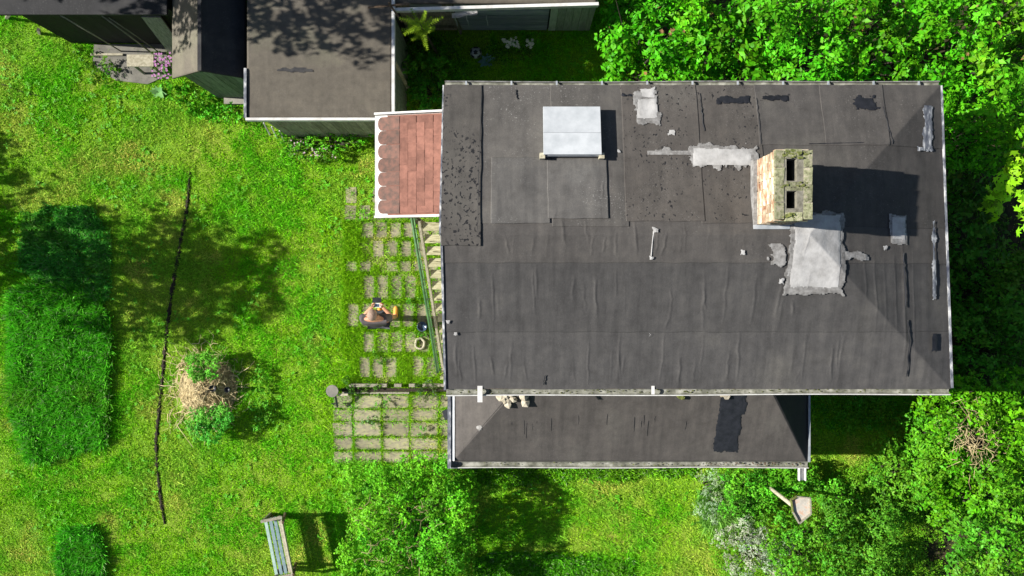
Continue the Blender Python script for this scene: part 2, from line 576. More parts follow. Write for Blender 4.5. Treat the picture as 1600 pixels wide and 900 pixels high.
def roof_edges(Y):
    t_ = (Y - cBL[1]) / (cTL[1] - cBL[1])
    return cBL[0] + (cTL[0] - cBL[0]) * t_, cBR[0] + (cTR[0] - cBR[0]) * t_


def roofz(X, Y):
    xr = cBR[0] + (cTR[0] - cBR[0]) * (Y - RY0) / (RY1 - RY0)
    return EH + SL * np.minimum(np.minimum(Y - RY0, RY1 - Y), xr - X)


house = thing('house', (2.6, 0.7, 0), 'garden house with dark grey felt roof, brick chimney and white skylight box', 'house')
WX0, WX1, WY0, WY1 = -0.74, 5.85, -1.16, 2.60
b = MB().box(WX0, WX1, WY0, WY0 + .12, 0, EH - .02)
b.build('wall', M['plaster'], house)
MB().box(WX0, WX1, WY1 - .12, WY1, 0, EH - .02).build('wall', M['plaster'], house)
MB().box(WX0, WX0 + .12, WY0 + .12, WY1 - .12, 0, EH - .02).build('wall', M['plaster'], house)
MB().box(WX1 - .12, WX1, WY0 + .12, WY1 - .12, 0, EH - .02).build('wall', M['plaster'], house)
door = MB().box(WX0 - .03, WX0 - .003, 1.35, 2.15, 1.97, 3.62).build('door', M['wood_brown'], house)
MB().box(WX0 - .06, WX0 - .031, 1.42, 1.47, 2.8, 2.84).build('handle', M['zinc'], door)
for x in (1.2, 3.9):
    wdw = MB().box(x, x + .9, WY1 + .003, WY1 + .04, 1.6, 2.6).build('window', M['white_paint'], house)
    MB().box(x + .06, x + .84, WY1 + .041, WY1 + .046, 1.66, 2.54).build('pane', M['window'], wdw)

# roof deck below the felt
n1, n2 = 60, 40
gx, gy = np.meshgrid(np.linspace(0, 1, n1), np.linspace(0, 1, n2))
Yg = cBL[1] + (cTL[1] - cBL[1]) * gy
xl = cBL[0] + (cTL[0] - cBL[0]) * gy
xr = cBR[0] + (cTR[0] - cBR[0]) * gy
Xg = xl + (xr - xl) * gx
Zg = roofz(Xg, Yg) - 0.012


def sheet_mesh(name, X, Y, Z, skirt, mat):
    ny, nx = X.shape
    V = np.stack([X, Y, Z], -1).reshape(-1, 3)
    idx = np.arange(nx * ny).reshape(ny, nx)
    F = np.stack([idx[:-1, :-1], idx[:-1, 1:], idx[1:, 1:], idx[1:, :-1]], -1).reshape(-1, 4)
    ring = np.concatenate([idx[0, :], idx[1:, -1], idx[-1, -2::-1], idx[-2:0:-1, 0]])
    low = V[ring].copy()
    low[:, 2] -= skirt
    n = len(ring)
    j = np.arange(n)
    F2 = np.stack([ring, len(V) + j, len(V) + (j + 1) % n, ring[(j + 1) % n]], -1)
    me = np_mesh(name, np.concatenate([V, low]), np.concatenate([F, F2]), None, (mat,), True)
    me.polygons.foreach_set('use_smooth', np.concatenate([np.ones(len(F), bool), np.zeros(n, bool)]))
    return me


roof = obj_from(sheet_mesh('roof', Xg, Yg, Zg, 0.10, M['wood_brown']), 'roof', house)

# wrinkles of the felt: (px0,py0,px1,py1,half width m,height m)
WR = []
_w = [(837, 415, 838, 462), (818, 555, 823, 603), (920, 535, 921, 604), (973, 430, 976, 515), (969, 520, 967, 600), (1044, 450, 1048, 485), (1047, 480, 1040, 515), (1038, 520, 1036, 600),
      (1017, 362, 1013, 408), (875, 345, 880, 385), (855, 365, 852, 400), (910, 345, 915, 380), (940, 285, 938, 310), (868, 328, 862, 350), (895, 560, 900, 604), (1095, 425, 1097, 512), (1130, 420, 1128, 505),
      (1100, 525, 1098, 600), (1155, 520, 1157, 600), (1218, 455, 1216, 515), (1205, 525, 1203, 600), (1260, 525, 1262, 600), (1320, 525, 1318, 600), (1362, 400, 1368, 520), (1380, 395, 1384, 560), (1412, 375, 1420, 590),
      (1430, 390, 1436, 585), (1398, 400, 1402, 520), (1345, 392, 1348, 470), (770, 430, 772, 500), (740, 540, 742, 600), (800, 530, 797, 600), (1065, 560, 1066, 604), (985, 350, 990, 400), (1060, 345, 1064, 400),
      (1100, 340, 1096, 400), (1150, 365, 1153, 405), (930, 425, 928, 505), (895, 430, 893, 470), (1175, 430, 1172, 510)]
for k in range(46):
    q0, q1 = random.choice(((418, 505), (525, 598), (360, 400)))
    xx = random.uniform(710, 1330)
    ya = random.uniform(q0, q1 - 20)
    _w.append((xx, ya, xx + random.uniform(-6, 6), min(q1, ya + random.uniform(18, 70))))
for q in _w:
    a, c = P(q[0], q[1], 4.3), P(q[2], q[3], 4.3)
    WR.append((a[0], a[1], c[0], c[1], random.uniform(.008, .018), random.uniform(.0015, .0095)))


def wrinkle(X, Y):
    Z = np.zeros_like(X)
    for (x0, y0, x1, y1, w, h) in WR:
        L2 = (x1 - x0) ** 2 + (y1 - y0) ** 2
        t_ = ((X - x0) * (x1 - x0) + (Y - y0) * (y1 - y0)) / L2
        tc = np.clip(t_, 0, 1)
        wob = 0.030 * (vnoise(tc * 5 + 9 + x0 * 3, tc * 0 + x0, 1, 77) - .5)
        d = np.hypot(X - x0 - wob - tc * (x1 - x0), Y - y0 - tc * (y1 - y0))
        Z += h * np.exp(-(d / w) ** 2) * np.sin(np.pi * np.clip(tc, .04, .96)) ** .5
    Z += 0.010 * (fbm(X + 30, Y + 30, 2.2, 5) - .5) + 0.006 * (vnoise(X + 30, (Y + 30) * .25, 9, 8) - .5)
    return Z


def felt_sheet(px0, py0, px1, py1, layer, mat, parent=None, zf=roofz, h=4.25, step=0.013, wr=True, clip=True, name='felt_sheet', ragged=.006):
    x0, y1, _ = P(px0, py0, h)
    x1, y0, _ = P(px1, py1, h)
    nx, ny = max(3, int((x1 - x0) / step)), max(3, int((y1 - y0) / step))
    u, v = np.meshgrid(np.linspace(0, 1, nx), np.linspace(0, 1, ny))
    Y = y0 + (y1 - y0) * v
    if clip:
        Y = np.clip(Y, RY0 - .01, RY1 + .012)
    X = x0 + (x1 - x0) * u
    # a slightly ragged, hand-cut edge
    X = X + ragged * (vnoise(Y + 50, X * 0 + layer, 6, 3) - .5) * 2
    Y = Y + ragged * (vnoise(X + 50, Y * 0 + layer, 5, 4) - .5) * 2
    if clip:
        el, er = roof_edges(Y)
        X = np.clip(X, el - .012, er + .012)
    Z = zf(X, Y) + 0.002 + layer * 0.0035
    if wr:
        Z = Z + wrinkle(X, Y)
    return obj_from(sheet_mesh(name, X, Y, Z, 0.012, mat), name, parent or roof)


felt_sheet(680, 510, 1500, 640, 1, M['felt_s'])
felt_sheet(680, 404, 1500, 519, 2, M['felt_s'])
felt_sheet(680, 340, 1500, 412, 3, M['felt_n'])
felt_sheet(748, 120, 866, 353, 4, M['felt_pale'])
felt_sheet(861, 120, 978, 357, 5, M['felt_pale'])
felt_sheet(972, 120, 1092, 349, 6, M['felt_fewdots'])
felt_sheet(1087, 120, 1190, 352, 5, M['felt_fewdots'])
felt_sheet(1184, 222, 1490, 356, 4, M['felt_n'])
felt_sheet(1184, 120, 1292, 228, 6, M['felt_n'])
felt_sheet(1287, 120, 1388, 228, 7, M['felt_n'])
felt_sheet(1383, 120, 1490, 229, 6, M['felt_n'])
felt_sheet(680, 120, 753, 386, 8, M['felt_dots'])
M['felt_rub'] = felt('felt_rubbed', (0.088, 0.084, 0.080), 0.0, 1.0, 0.6, (0.13, 0.13, 0.125))
felt_sheet(768, 248, 858, 352, 9, M['felt_rub'])
felt_sheet(854, 250, 946, 345, 10, M['felt_rub'])


# ragged sealant patches laid over the felt
def patch(px0, py0, px1, py1, mat, zoff, rag=0.25, name='sealant_patch', h=4.35, zf=roofz, parent=None, seed=0, step=.012, lift=.004, teeth=1.0):
    x0, y1, _ = P(px0, py0, h)
    x1, y0, _ = P(px1, py1, h)
    pad_ = 0.05
    nx, ny = int((x1 - x0 + 2 * pad_) / step) + 2, int((y1 - y0 + 2 * pad_) / step) + 2
    X, Y = np.meshgrid(np.linspace(x0 - pad_, x1 + pad_, nx), np.linspace(y0 - pad_, y1 + pad_, ny))
    d = np.minimum(np.minimum(X - x0, x1 - X), np.minimum(Y - y0, y1 - Y))
    d = d + rag * 0.20 * (fbm(X + 20 + seed, Y + 20, 10 * teeth, seed) - .5)
    Z = zf(X, Y) + wrinkle(X, Y) * (zf is roofz) + zoff + lift * np.clip(d * 30, 0, 1) + .004 * (fbm(X + 9, Y + 9, 14, seed + 3) - .5)
    idx = np.arange(nx * ny).reshape(ny, nx)
    ok = (d > 0)
    keep = ok[:-1, :-1] & ok[:-1, 1:] & ok[1:, 1:] & ok[1:, :-1]
    F = np.stack([idx[:-1, :-1], idx[:-1, 1:], idx[1:, 1:], idx[1:, :-1]], -1)[keep]
    V = np.stack([X, Y, Z], -1).reshape(-1, 3)
    used, inv = np.unique(F.ravel(), return_inverse=True)
    if not len(F):
        return None
    me = np_mesh(name, V[used], inv.reshape(-1, 4), None, (mat,), True)
    return obj_from(me, name, parent or roof)


zt = 0.036
patch(998, 148, 1030, 183, M['sealant'], zt + .004, .2, seed=1)
patch(994, 134, 1033, 192, M['sealant_thin'], zt, .6, seed=2)
patch(1003, 130, 1028, 148, M['sealant'], zt + .002, .3, seed=21)
patch(1082, 232, 1172, 260, M['sealant'], zt + .004, .15, seed=3)
patch(1078, 226, 1184, 264, M['sealant_thin'], zt, .8, seed=4)
patch(1010, 235, 1082, 243, M['sealant_thin'], zt, .12, seed=5)
patch(1020, 229, 1050, 243, M['sealant_thin'], zt - .003, .7, seed=22)
patch(1228, 338, 1304, 450, M['sealant'], zt + .004, .2, seed=6)
patch(1220, 332, 1312, 460, M['sealant_thin'], zt - .003, .5, seed=7)
patch(1195, 388, 1222, 414, M['sealant_thin'], zt - .004, 1.0, seed=8)
patch(1394, 338, 1419, 374, M['sealant'], zt, .15, seed=9)
patch(1390, 334, 1422, 382, M['sealant_thin'], zt - .008, .25, seed=10)
patch(1312, 394, 1352, 408, M['sealant_thin'], zt - .006, .6, seed=11)
patch(1453, 160, 1470, 232, M['flake_paint'], zt, .45, seed=12)
patch(1442, 226, 1469, 234, M['flake_paint'], zt, .3, seed=13)
patch(1345, 147, 1378, 167, M['tar'], zt, .9, seed=14, teeth=1.6)
patch(1125, 145, 1178, 158, M['tar'], zt - .004, .5, seed=15, teeth=1.5)
patch(975, 141, 1000, 146, M['tar'], zt, .5, seed=16, teeth=2)
patch(1195, 142, 1240, 152, M['tar'], zt, .5, seed=17, teeth=1.5)
for (x, y, s_) in ((1018, 362, 4), (1014, 404, 3), (967, 237, 3), (1383, 388, 4), (1050, 205, 5), (700, 503, 3), (711, 522, 3), (1017, 523, 3), (1152, 396, 4), (1215, 440, 4), (1225, 427, 3)):
    patch(x - s_, y - s_, x + s_, y + s_, M['sealant'], zt, .25, 'sealant_blob', seed=int(x) % 50, step=.008, teeth=2.5)
b = MB()
pts = [P(1018, 362, 4.48), P(1016, 378, 4.47), P(1015, 392, 4.45), P(1014, 406, 4.43)]
b.tube([(x, y, float(roofz(np.array(x), np.array(y))) + .022) for x, y, _ in pts], [.012, .007, .009, .008], 6)
b.build('sealant_bead', M['sealant'], roof)
# long dark seams between sheets (bitumen beads)
for (x0, y0, x1, y1) in ((752, 139, 747, 384), (1186, 150, 1188, 226), (1097, 142, 1100, 205), (806, 136, 808, 152), (1262, 226, 1345, 224), (1384, 165, 1392, 226), (850, 603, 852, 588), (1410, 395, 1414, 480), (1417, 500, 1424, 590)):
    a, c = P(x0, y0, 4.25), P(x1, y1, 4.25)
    b = MB()
    pts = []
    for k in range(15):
        t_ = k / 14
        x, y = a[0] + (c[0] - a[0]) * t_ + random.uniform(-.008, .008), a[1] + (c[1] - a[1]) * t_
        z = float(roofz(np.array(x), np.array(y))) + float(wrinkle(np.array([[x]]), np.array([[y]]))[0, 0]) + .026
        pts.append((x, y, z))
    b.tube(pts, [random.uniform(.004, .009) for _ in pts], 5)
    b.build('tar_seam', M['tar'], roof)

# eaves, verges and gutters
def gutter(a, c, r, mat, parent, name='gutter', sag=0.0, n=18, rim=None, rim_sides=(-1,)):
    a, c = Vector(a), Vector(c)
    d = (c - a).normalized()
    s = Vector((0, 0, 1)).cross(d)
    V, F = [], []
    K = 7
    for i in range(n + 1):
        t_ = i / n
        p = a + (c - a) * t_ + Vector((0, 0, -sag * math.sin(math.pi * t_))) + s * (0.006 * math.sin(t_ * 11))
        for rr in (r, r - .006):
            for k in range(K):
                an = math.pi * k / (K - 1)
                V.append(p + s * (math.cos(an) * rr) + Vector((0, 0, -math.sin(an) * rr)))
    for i in range(n):
        o0, o1 = i * 2 * K, (i + 1) * 2 * K
        for k in range(K - 1):
            F.append((o0 + k, o0 + k + 1, o1 + k + 1, o1 + k))
            F.append((o0 + K + k, o1 + K + k, o1 + K + k + 1, o0 + K + k + 1))
        F.append((o0, o1, o1 + K, o0 + K))
        F.append((o0 + K - 1, o0 + 2 * K - 1, o1 + 2 * K - 1, o1 + K - 1))
    bb = MB()
    bb.add(V, F)
    g_ = bb.build(name, mat, parent)
    if rim is not None:
        for sg in rim_sides:
            pts_ = [a + (c - a) * (i / n) + Vector((0, 0, .002 - sag * math.sin(math.pi * i / n))) + s * (0.006 * math.sin(i / n * 11) + sg * r) for i in range(n + 1)]
            MB().tube(pts_, .008, 6).build('gutter_rim', rim, g_)
    return g_


def debris(name, a, c, r, mat, parent, count, size=.03, z=0.0, seed=0):
    rg = random.Random(seed)
    bb = MB()
    for _ in range(count):
        t_ = rg.random()
        p = Vector(a).lerp(Vector(c), t_) + Vector((0, rg.uniform(-r, r), z + rg.uniform(-.01, .01)))
        s_ = size * rg.uniform(.4, 1.2)
        pr = [(p.x + s_ * rg.uniform(.5, 1) * math.cos(k * 1.256 + rg.random()), p.y + s_ * rg.uniform(.4, .8) * math.sin(k * 1.256 + rg.random())) for k in range(5)]
        bb.prism(pr, p.z - s_ * .5, p.z + s_ * rg.uniform(.1, .5))
    o = bb.build(name, mat, parent)
    o['kind'] = 'stuff'
    return o


GA, GB = (cBL[0] + .0, cBL[1] - .045, EH - .02), (cBR[0] + .03, cBR[1] - .045, EH - .045)
g_s = gutter(GA, GB, .05, M['moss_gutter'], house, sag=.01, rim=M['white_paint'])
debris('moss_debris', GA, GB, .03, M['moss'], g_s, 150, .014, -.035, 3)
GC, GD = (cTR[0] + .02, cTR[1] + .03, EH - .02), (cTL[0], cTL[1] + .03, EH - .01)
g_n = gutter(GC, GD, .038, M['moss_gutter'], house, sag=.008, rim=M['sealant_thin'])
for xx in np.linspace(GD[0] + .3, GC[0] - .3, 11):
    yy = GD[1]
    MB().box(xx - .012, xx + .012, yy - .075, yy + .045, EH - .012, EH + .006).build('gutter_clip', M['zinc'], g_n)
# verge strips (flaking white paint over dark board)
MB().beam((cBL[0] - .014, cBL[1], EH - .02), (cBL[0] - .014, RIDGE_Y, roofz(np.array(0.), np.array(RIDGE_Y)) - .02), .03, .09).build('verge_board', M['flake_paint'], house)
MB().beam((cTL[0] - .014, cTL[1], EH - .02), (cTL[0] - .014, RIDGE_Y, roofz(np.array(0.), np.array(RIDGE_Y)) - .02), .03, .09).build('verge_board', M['flake_paint'], house)
MB().beam((cBR[0] + .028, cBR[1], EH - .03), (cTR[0] + .028, cTR[1], EH - .03), .03, .10).build('verge_board', M['flake_paint'], house)
patch(1467, 340, 1475, 470, M['flake_paint'], zt + .002, .35, seed=31)
patch(1466, 520, 1478, 552, M['tar'], zt, .4, seed=32)
# white fixing straps over the south gutter
for px in (750, 1020):
    x, y, _ = P(px, 606, EH)
    w = .035 if px == 750 else .022
    MB().box(x - w, x + w, y - .20 if px == 750 else y - .09, y + .03, EH + .012, EH + .02).build('gutter_strap', M['white_paint'], house)

# skylight box: white sheet-metal lid on a low kerb
SKH = 4.44
a, c = P(849, 164, SKH), P(939, 243, SKH)
SX0, SX1, SY1, SY0 = a[0], c[0], a[1], c[1]
skl = MB().box(SX0 + .02, SX1 - .02, SY0 + .02, SY1 - .02, SKH - .34, SKH - .06).build('skylight_box', M['zinc'], house)
ym = SY0 + (SY1 - SY0) * .45
for (ya, yb) in ((SY0, ym), (ym + .002, SY1)):
    pm = MB().box(SX0, SX1, ya, yb, SKH - .06, SKH + random.uniform(-.002, .002)).build('lid_panel', M['white_metal'], skl, bevel=.002)
for xx in (SX0 - .015, SX1 + .005):
    MB().box(xx - .035, xx + .035, SY0 - .05, SY0 + .03, SKH - .3, SKH - .04).build('corner_block', M['wood_pale'], skl)
MB().box(SX0 + .02, SX1 - .02, SY0 - .012, SY0 + .02, SKH - .3, SKH - .065).build('front_flashing', M['zinc'], skl)

for o_ in [skl] + [c_ for c_ in COL.objects if c_.parent == skl]:
    for v_ in o_.data.vertices:
        v_.co.z -= SL * (v_.co.y - (SY0 + SY1) / 2)
# chimney of single bricks
CX0, CX1, CY0, CY1 = 3.27, 3.70, 0.845, 1.71
CT = 5.50
chim = MB()
core = .02
Zb = 4.1
fl = [(3.395, 3.525, 1.325, 1.60), (3.395, 3.53, 0.985, 1.20)]
chim.box(CX0 + core, fl[0][0], CY0 + core, CY1 - core, Zb, CT - .012)
chim.box(fl[0][1] + .0, CX1 - core, CY0 + core, CY1 - core, Zb, CT - .012)
for (ya, yb) in ((CY0 + core, fl[1][2]), (fl[1][3], fl[0][2]), (fl[0][3], CY1 - core)):
    chim.box(fl[0][0] + .0005, fl[0][1] - .0005, ya, yb, Zb, CT - .012)
chimney = chim.build('chimney', M['mortar'], house)
MB().box(fl[0][0] + .001, fl[0][1] - .001, fl[1][2], fl[0][3], Zb, Zb + .55).build('flue_soot', M['soot'], chimney)


def jitter_box(w, d, h, seed):
    rg = random.Random(seed)
    o = MB().box(-w / 2, w / 2, -d / 2, d / 2, -h / 2, h / 2)
    o.v = [(x + rg.uniform(-.006, .006), y + rg.uniform(-.006, .006), z + rg.uniform(-.004, .004)) for x, y, z in o.v]
    return o


CH = .0785
ncourse = 15
top0 = CT - CH * ncourse
bm_long = [jitter_box(.105, .205, .068, s).mesh('brick', M['brick']) for s in range(4)]
bm_short = [jitter_box(.20, .105, .068, 10 + s).mesh('brick', M['brick']) for s in range(4)]
bt_long = [jitter_box(.105, .205, .068, 20 + s).mesh('brick', M['brick_moss']) for s in range(4)]
bt_short = [jitter_box(.20, .105, .068, 30 + s).mesh('brick', M['brick_moss']) for s in range(4)]


def brick(me, x, y, z, rz=0):
    link(bpy.data.objects.new('brick', me), chimney, Matrix.Translation((x, y, z)) @ Matrix.Rotation(R(rz), 4, 'Z'))


for k in range(ncourse):
    z = top0 + CH * (k + .5)
    topc = k == ncourse - 1
    L_, S_ = (bt_long, bt_short) if topc else (bm_long, bm_short)
    e = .012 if k >= ncourse - 2 else 0
    if k % 2 == 0:
        ys = np.linspace(CY0 + .11, CY1 - .11, 4)
        for y in ys:
            brick(random.choice(L_), CX0 + .052 - e, y, z, random.uniform(-1.5, 1.5))
            brick(random.choice(L_), CX1 - .052 + e, y, z, random.uniform(-1.5, 1.5))
        brick(random.choice(S_), (CX0 + CX1) / 2, CY0 + .052 - e, z)
        brick(random.choice(S_), (CX0 + CX1) / 2, CY1 - .052 + e, z)
    else:
        ys = np.linspace(CY0 + .215, CY1 - .215, 3)
        for y in ys:
            brick(random.choice(L_), CX0 + .052 - e, y, z, random.uniform(-1.5, 1.5))
            brick(random.choice(L_), CX1 - .052 + e, y, z, random.uniform(-1.5, 1.5))
        for x in (CX0 + .105, CX1 - .105):
            brick(random.choice(S_), x, CY0 + .052 - e, z)
            brick(random.choice(S_), x, CY1 - .052 + e, z)
brick(bt_short[1], (CX0 + CX1) / 2, 1.26, CT - CH / 2)
debris('moss_tufts', (CX0 + .06, CY0 + .05, CT), (CX1 - .2, CY0 + .05, CT), .02, M['moss'], chimney, 16, .03, .0, 5)
debris('moss_tufts', (CX0 + .06, CY1 - .06, CT), (CX1 - .02, CY1 - .06, CT), .05, M['moss'], chimney, 26, .03, .0, 6)
debris('moss_tufts', (CX0 + .06, 1.27, CT), (CX1 - .04, 1.27, CT), .04, M['moss'], chimney, 12, .025, .0, 8)
# flashing at the chimney foot
zc = float(roofz(np.array(CX0), np.array(CY0)))
MB().box(CX0 - .05, CX1 + .0, CY0 - .06, CY0 - .003, zc - .02, zc + .055).build('lead_flashing', M['zinc'], chimney)
MB().box(CX0 - .05, CX0 - .003, CY0 - .002, CY1, zc - .1, zc + .05).build('lead_flashing', M['sealant_thin'], chimney)

# ------------------------------------------------------------------ lean-to annex on the south side
AE = 2.30
aL, aR = P(705, 723, AE), P(1262, 716, AE)
AX0, AX1, AY0 = aL[0], aR[0], -2.80
AYT = WY0


def annexz(X, Y):
    return AE + np.minimum(0.50 * (Y - AY0), np.minimum(0.60 * (X - AX0), 0.80 * (AX1 - X)))


annex = thing('lean_to_annex', (1.9, -2.0, 0), 'low lean-to annex with hipped brown-grey felt roof below the house gutter', 'annex')
MB().box(AX0 + .15, AX1 - .12, AY0 + .15, AY0 + .25, 0, AE + .04).build('wall', M['plaster'], annex)
MB().box(AX0 + .15, AX0 + .25, AY0 + .25, AYT - .003, 0, AE + .06).build('wall', M['plaster'], annex)
MB().box(AX1 - .22, AX1 - .12, AY0 + .25, AYT - .003, 0, AE + .06).build('wall', M['plaster'], annex)
# three roof faces with exact creases, each its own felt sheet, finely divided for wrinkles
top_y = AYT - .004


def annex_sheet(corners, mat, layer=0, n=60, name='felt_sheet', parent=None):
    (p0, p1, p2, p3) = corners
    u, v = np.meshgrid(np.linspace(0, 1, n), np.linspace(0, 1, 40))
    X = (p0[0] * (1 - u) + p1[0] * u) * (1 - v) + (p3[0] * (1 - u) + p2[0] * u) * v
    Y = (p0[1] * (1 - u) + p1[1] * u) * (1 - v) + (p3[1] * (1 - u) + p2[1] * u) * v
    Z = annexz(X, Y) + layer * .004 + .006 * (fbm(X + 40, Y + 40, 3, 9) - .5) + .005 * (vnoise(X + 40, (Y + 40) * .2, 12, 4) - .5) * (np.minimum(Y - AY0, .3) / .3)
    return obj_from(sheet_mesh(name, X, Y, Z, .012, mat), name, parent)


dxl = (top_y - AY0) * .50 / .60
dxr = (top_y - AY0) * .50 / .80
a_roof = annex_sheet([(AX0, AY0), (AX1, AY0), (AX1 - dxr, top_y), (AX0 + dxl, top_y)], M['felt_annex'], 0, 160, 'annex_roof', annex)
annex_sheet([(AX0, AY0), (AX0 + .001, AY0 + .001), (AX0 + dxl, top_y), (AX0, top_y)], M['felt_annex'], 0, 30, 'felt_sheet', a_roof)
annex_sheet([(AX1 - .001, AY0 + .001), (AX1, AY0), (AX1, top_y), (AX1 - dxr, top_y)], M['felt_black_shade'], 0, 30, 'felt_sheet', a_roof)  # hip face turned from the sun, its shade painted as darker felt
patch(1120, 600, 1158, 711, M['tar'], .008, .35, 'tar_patch', h=2.65, zf=annexz, parent=a_roof, seed=41)
patch(1125, 600, 1166, 650, M['tar'], .0065, .35, 'tar_patch', h=2.8, zf=annexz, parent=a_roof, seed=43)
patch(742, 665, 752, 672, M['sealant_thin'], .008, .5, 'pale_smear', h=2.6, zf=annexz, parent=a_roof, seed=42)
patch(1195, 606, 1210, 618, M['tar'], .006, .3, 'tar_patch', h=2.9, zf=annexz, parent=a_roof, seed=44)
dr_ = MB()
rgd = random.Random(33)
for k in range(14):
    qx = rgd.choice((rgd.uniform(795, 870), rgd.uniform(920, 1055), rgd.uniform(800, 1090)))
    x, y, _ = P(qx, 656 + rgd.gauss(0, 4), 2.65)
    l_ = rgd.uniform(.03, .28) ** 1.0
    pts = [(x + rgd.uniform(-.006, .006), y - l_ * t_, float(annexz(np.array(x), np.array(y - l_ * t_))) + .004) for t_ in (0, .33, .66, 1)]
    dr_.tube(pts, [.003, .004, .003, .002], 4)
dr_.build('tar_drips', M['damp'], a_roof)['kind'] = 'stuff'
AGA, AGB = (AX0 - .02, AY0 - .055, AE - .03), (AX1 + .03, AY0 - .055, AE - .05)
ag = gutter(AGA, AGB, .05, M['moss_gutter'], annex, sag=.012, rim=M['white_paint'])
debris('moss_debris', (AX0 + .5, AY0 - .045, AE - .05), AGB, .025, M['moss'], ag, 80, .014, .0, 9)
debris('leaf_litter', (3.2, AY0 - .04, AE - .03), (4.6, AY0 - .04, AE - .03), .02, M['wood_brown'], ag, 40, .018, .0, 10)
MB().box(AX0 - .055, AX0 - .002, AY0 - .10, top_y, AE - .06, AE + .05).build('side_flashing', M['flake_paint'], annex)
MB().add([(AX0 - .001, AY0 + .02, AE + .010), (AX0 + .055, AY0 + .02, AE + .052), (AX0 + .055, top_y, AE + .052), (AX0 - .001, top_y, AE + .010)], [(0, 1, 2, 3)]).build('side_flashing', M['zinc'], annex)
MB().box(AX1 + .002, AX1 + .035, AY0, top_y, AE - .06, AE + .03).build('verge_board', M['zinc'], annex)
# outlet chute and pipe at the south-east corner
x, y, _ = P(1259, 716, AE)
dch = MB()
dch.box(x - .055, x + .055, y - .40, y + .05, AE - .22, AE - .205)
dch.box(x - .055, x - .045, y - .40, y + .05, AE - .205, AE - .14)
dch.box(x + .045, x + .055, y - .40, y + .05, AE - .205, AE - .14)
dch.build('outlet_chute', M['white_paint'], annex)
# rubble lying on the annex roof
rub = thing('rubble_heap', P(800, 624, 2.85), 'small heap of tan stones on the annex roof', 'stones')
rg = random.Random(4)
for k in range(11):
    x, y, _ = P(783 + 38 * rg.random(), 617 + 16 * rg.random(), 2.85)
    z = float(annexz(np.array(x), np.array(y)))
    s_ = rg.uniform(.035, .085)
    me = bmesh.new()
    bmesh.ops.create_icosphere(me, subdivisions=1, radius=s_)
    for v_ in me.verts:
        v_.co = Vector((v_.co.x * rg.uniform(.8, 1.3), v_.co.y * rg.uniform(.7, 1.1), v_.co.z * rg.uniform(.5, .9)))
    m_ = bpy.data.meshes.new('stone')
    me.to_mesh(m_)
    m_.materials.append(M['stone'])
    link(bpy.data.objects.new('stone', m_), rub, Matrix.Translation((x, y, z + s_ * .4)) @ Matrix.Rotation(rg.random() * 6, 4, 'Z'))
for i_, (px, py) in enumerate(((1128, 618), (1063, 617))):
    x, y, _ = P(px, py, 2.85)
    z = float(annexz(np.array(x), np.array(y)))
    bb = MB()
    for k in range(9 if i_ == 0 else 4):
        s_ = rg.uniform(.02, .05)
        cx_, cy_ = x + rg.uniform(-.07, .09) * (1 if i_ == 0 else .3), y + rg.uniform(-.04, .04)
        bb.prism([(cx_ + s_ * math.cos(q * 1.05), cy_ + s_ * rg.uniform(.6, 1) * math.sin(q * 1.05)) for q in range(6)], z - .03, z + .02 + s_ * rg.random())
    tag(bb.build('moss_lump', M['moss'] if i_ else M['stone']), ('crumbled tan mortar lump on the black tar band of the annex roof', 'single yellow moss lump on the annex roof by the gutter')[i_], 'lump')

# ------------------------------------------------------------------ porch with red scalloped shingles
porch = thing('porch', (-1.4, 1.75, 0), 'porch canopy with red scalloped shingles and white edge boards beside the house', 'porch')
PHL, PHR = 3.58, 3.86
pa, pb = P(589, 181, PHL), P(589, 337, PHL)
PX0, PY1, PY0 = pa[0], pa[1], pb[1]
PX1 = WX0 - .005


def porchz(x):
    return PHL + (PHR - PHL) * (x - PX0) / (PX1 - PX0)


pd = MB()
pd.add([(PX0, PY0, PHL - .03), (PX1, PY0, PHR - .03), (PX1, PY1, PHR - .03), (PX0, PY1, PHL - .03), (PX0, PY0, PHL - .004), (PX1, PY0, PHR - .004), (PX1, PY1, PHR - .004), (PX0, PY1, PHL - .004)],
       [(3, 2, 1, 0), (4, 5, 6, 7), (0, 1, 5, 4), (1, 2, 6, 5), (2, 3, 7, 6), (3, 0, 4, 7)])
proof = pd.build('porch_roof', M['white_paint'], porch)
NS = 7
MB().add([(PX0 + .16, PY0 + .004, porchz(PX0 + .16) + .001), (PX1, PY0 + .004, PHR + .001), (PX1, PY1 - .004, PHR + .001), (PX0 + .16, PY1 - .004, porchz(PX0 + .16) + .001)], [(0, 1, 2, 3)]).build('underlay', M['shingle'], proof)
sw = (PY1 - PY0 - .05) / NS
exp_ = .125
sh = MB()
poly = []
for k in range(9):
    a_ = math.pi / 2 + math.pi * k / 8
    poly.append((sw * .34 + math.cos(a_) * sw * .31, math.sin(a_) * sw * .485))
poly += [(.34, -sw * .485), (.34, sw * .485)]
sh_me = MB().prism(poly, 0, .008).mesh('shingle', M['shingle'])
sh_me0 = MB().prism(poly, 0, .008).mesh('shingle', M['shingle_grey'])
tilt = math.atan2(PHR - PHL, PX1 - PX0)
ncol = int((PX1 - PX0) / exp_) + 1
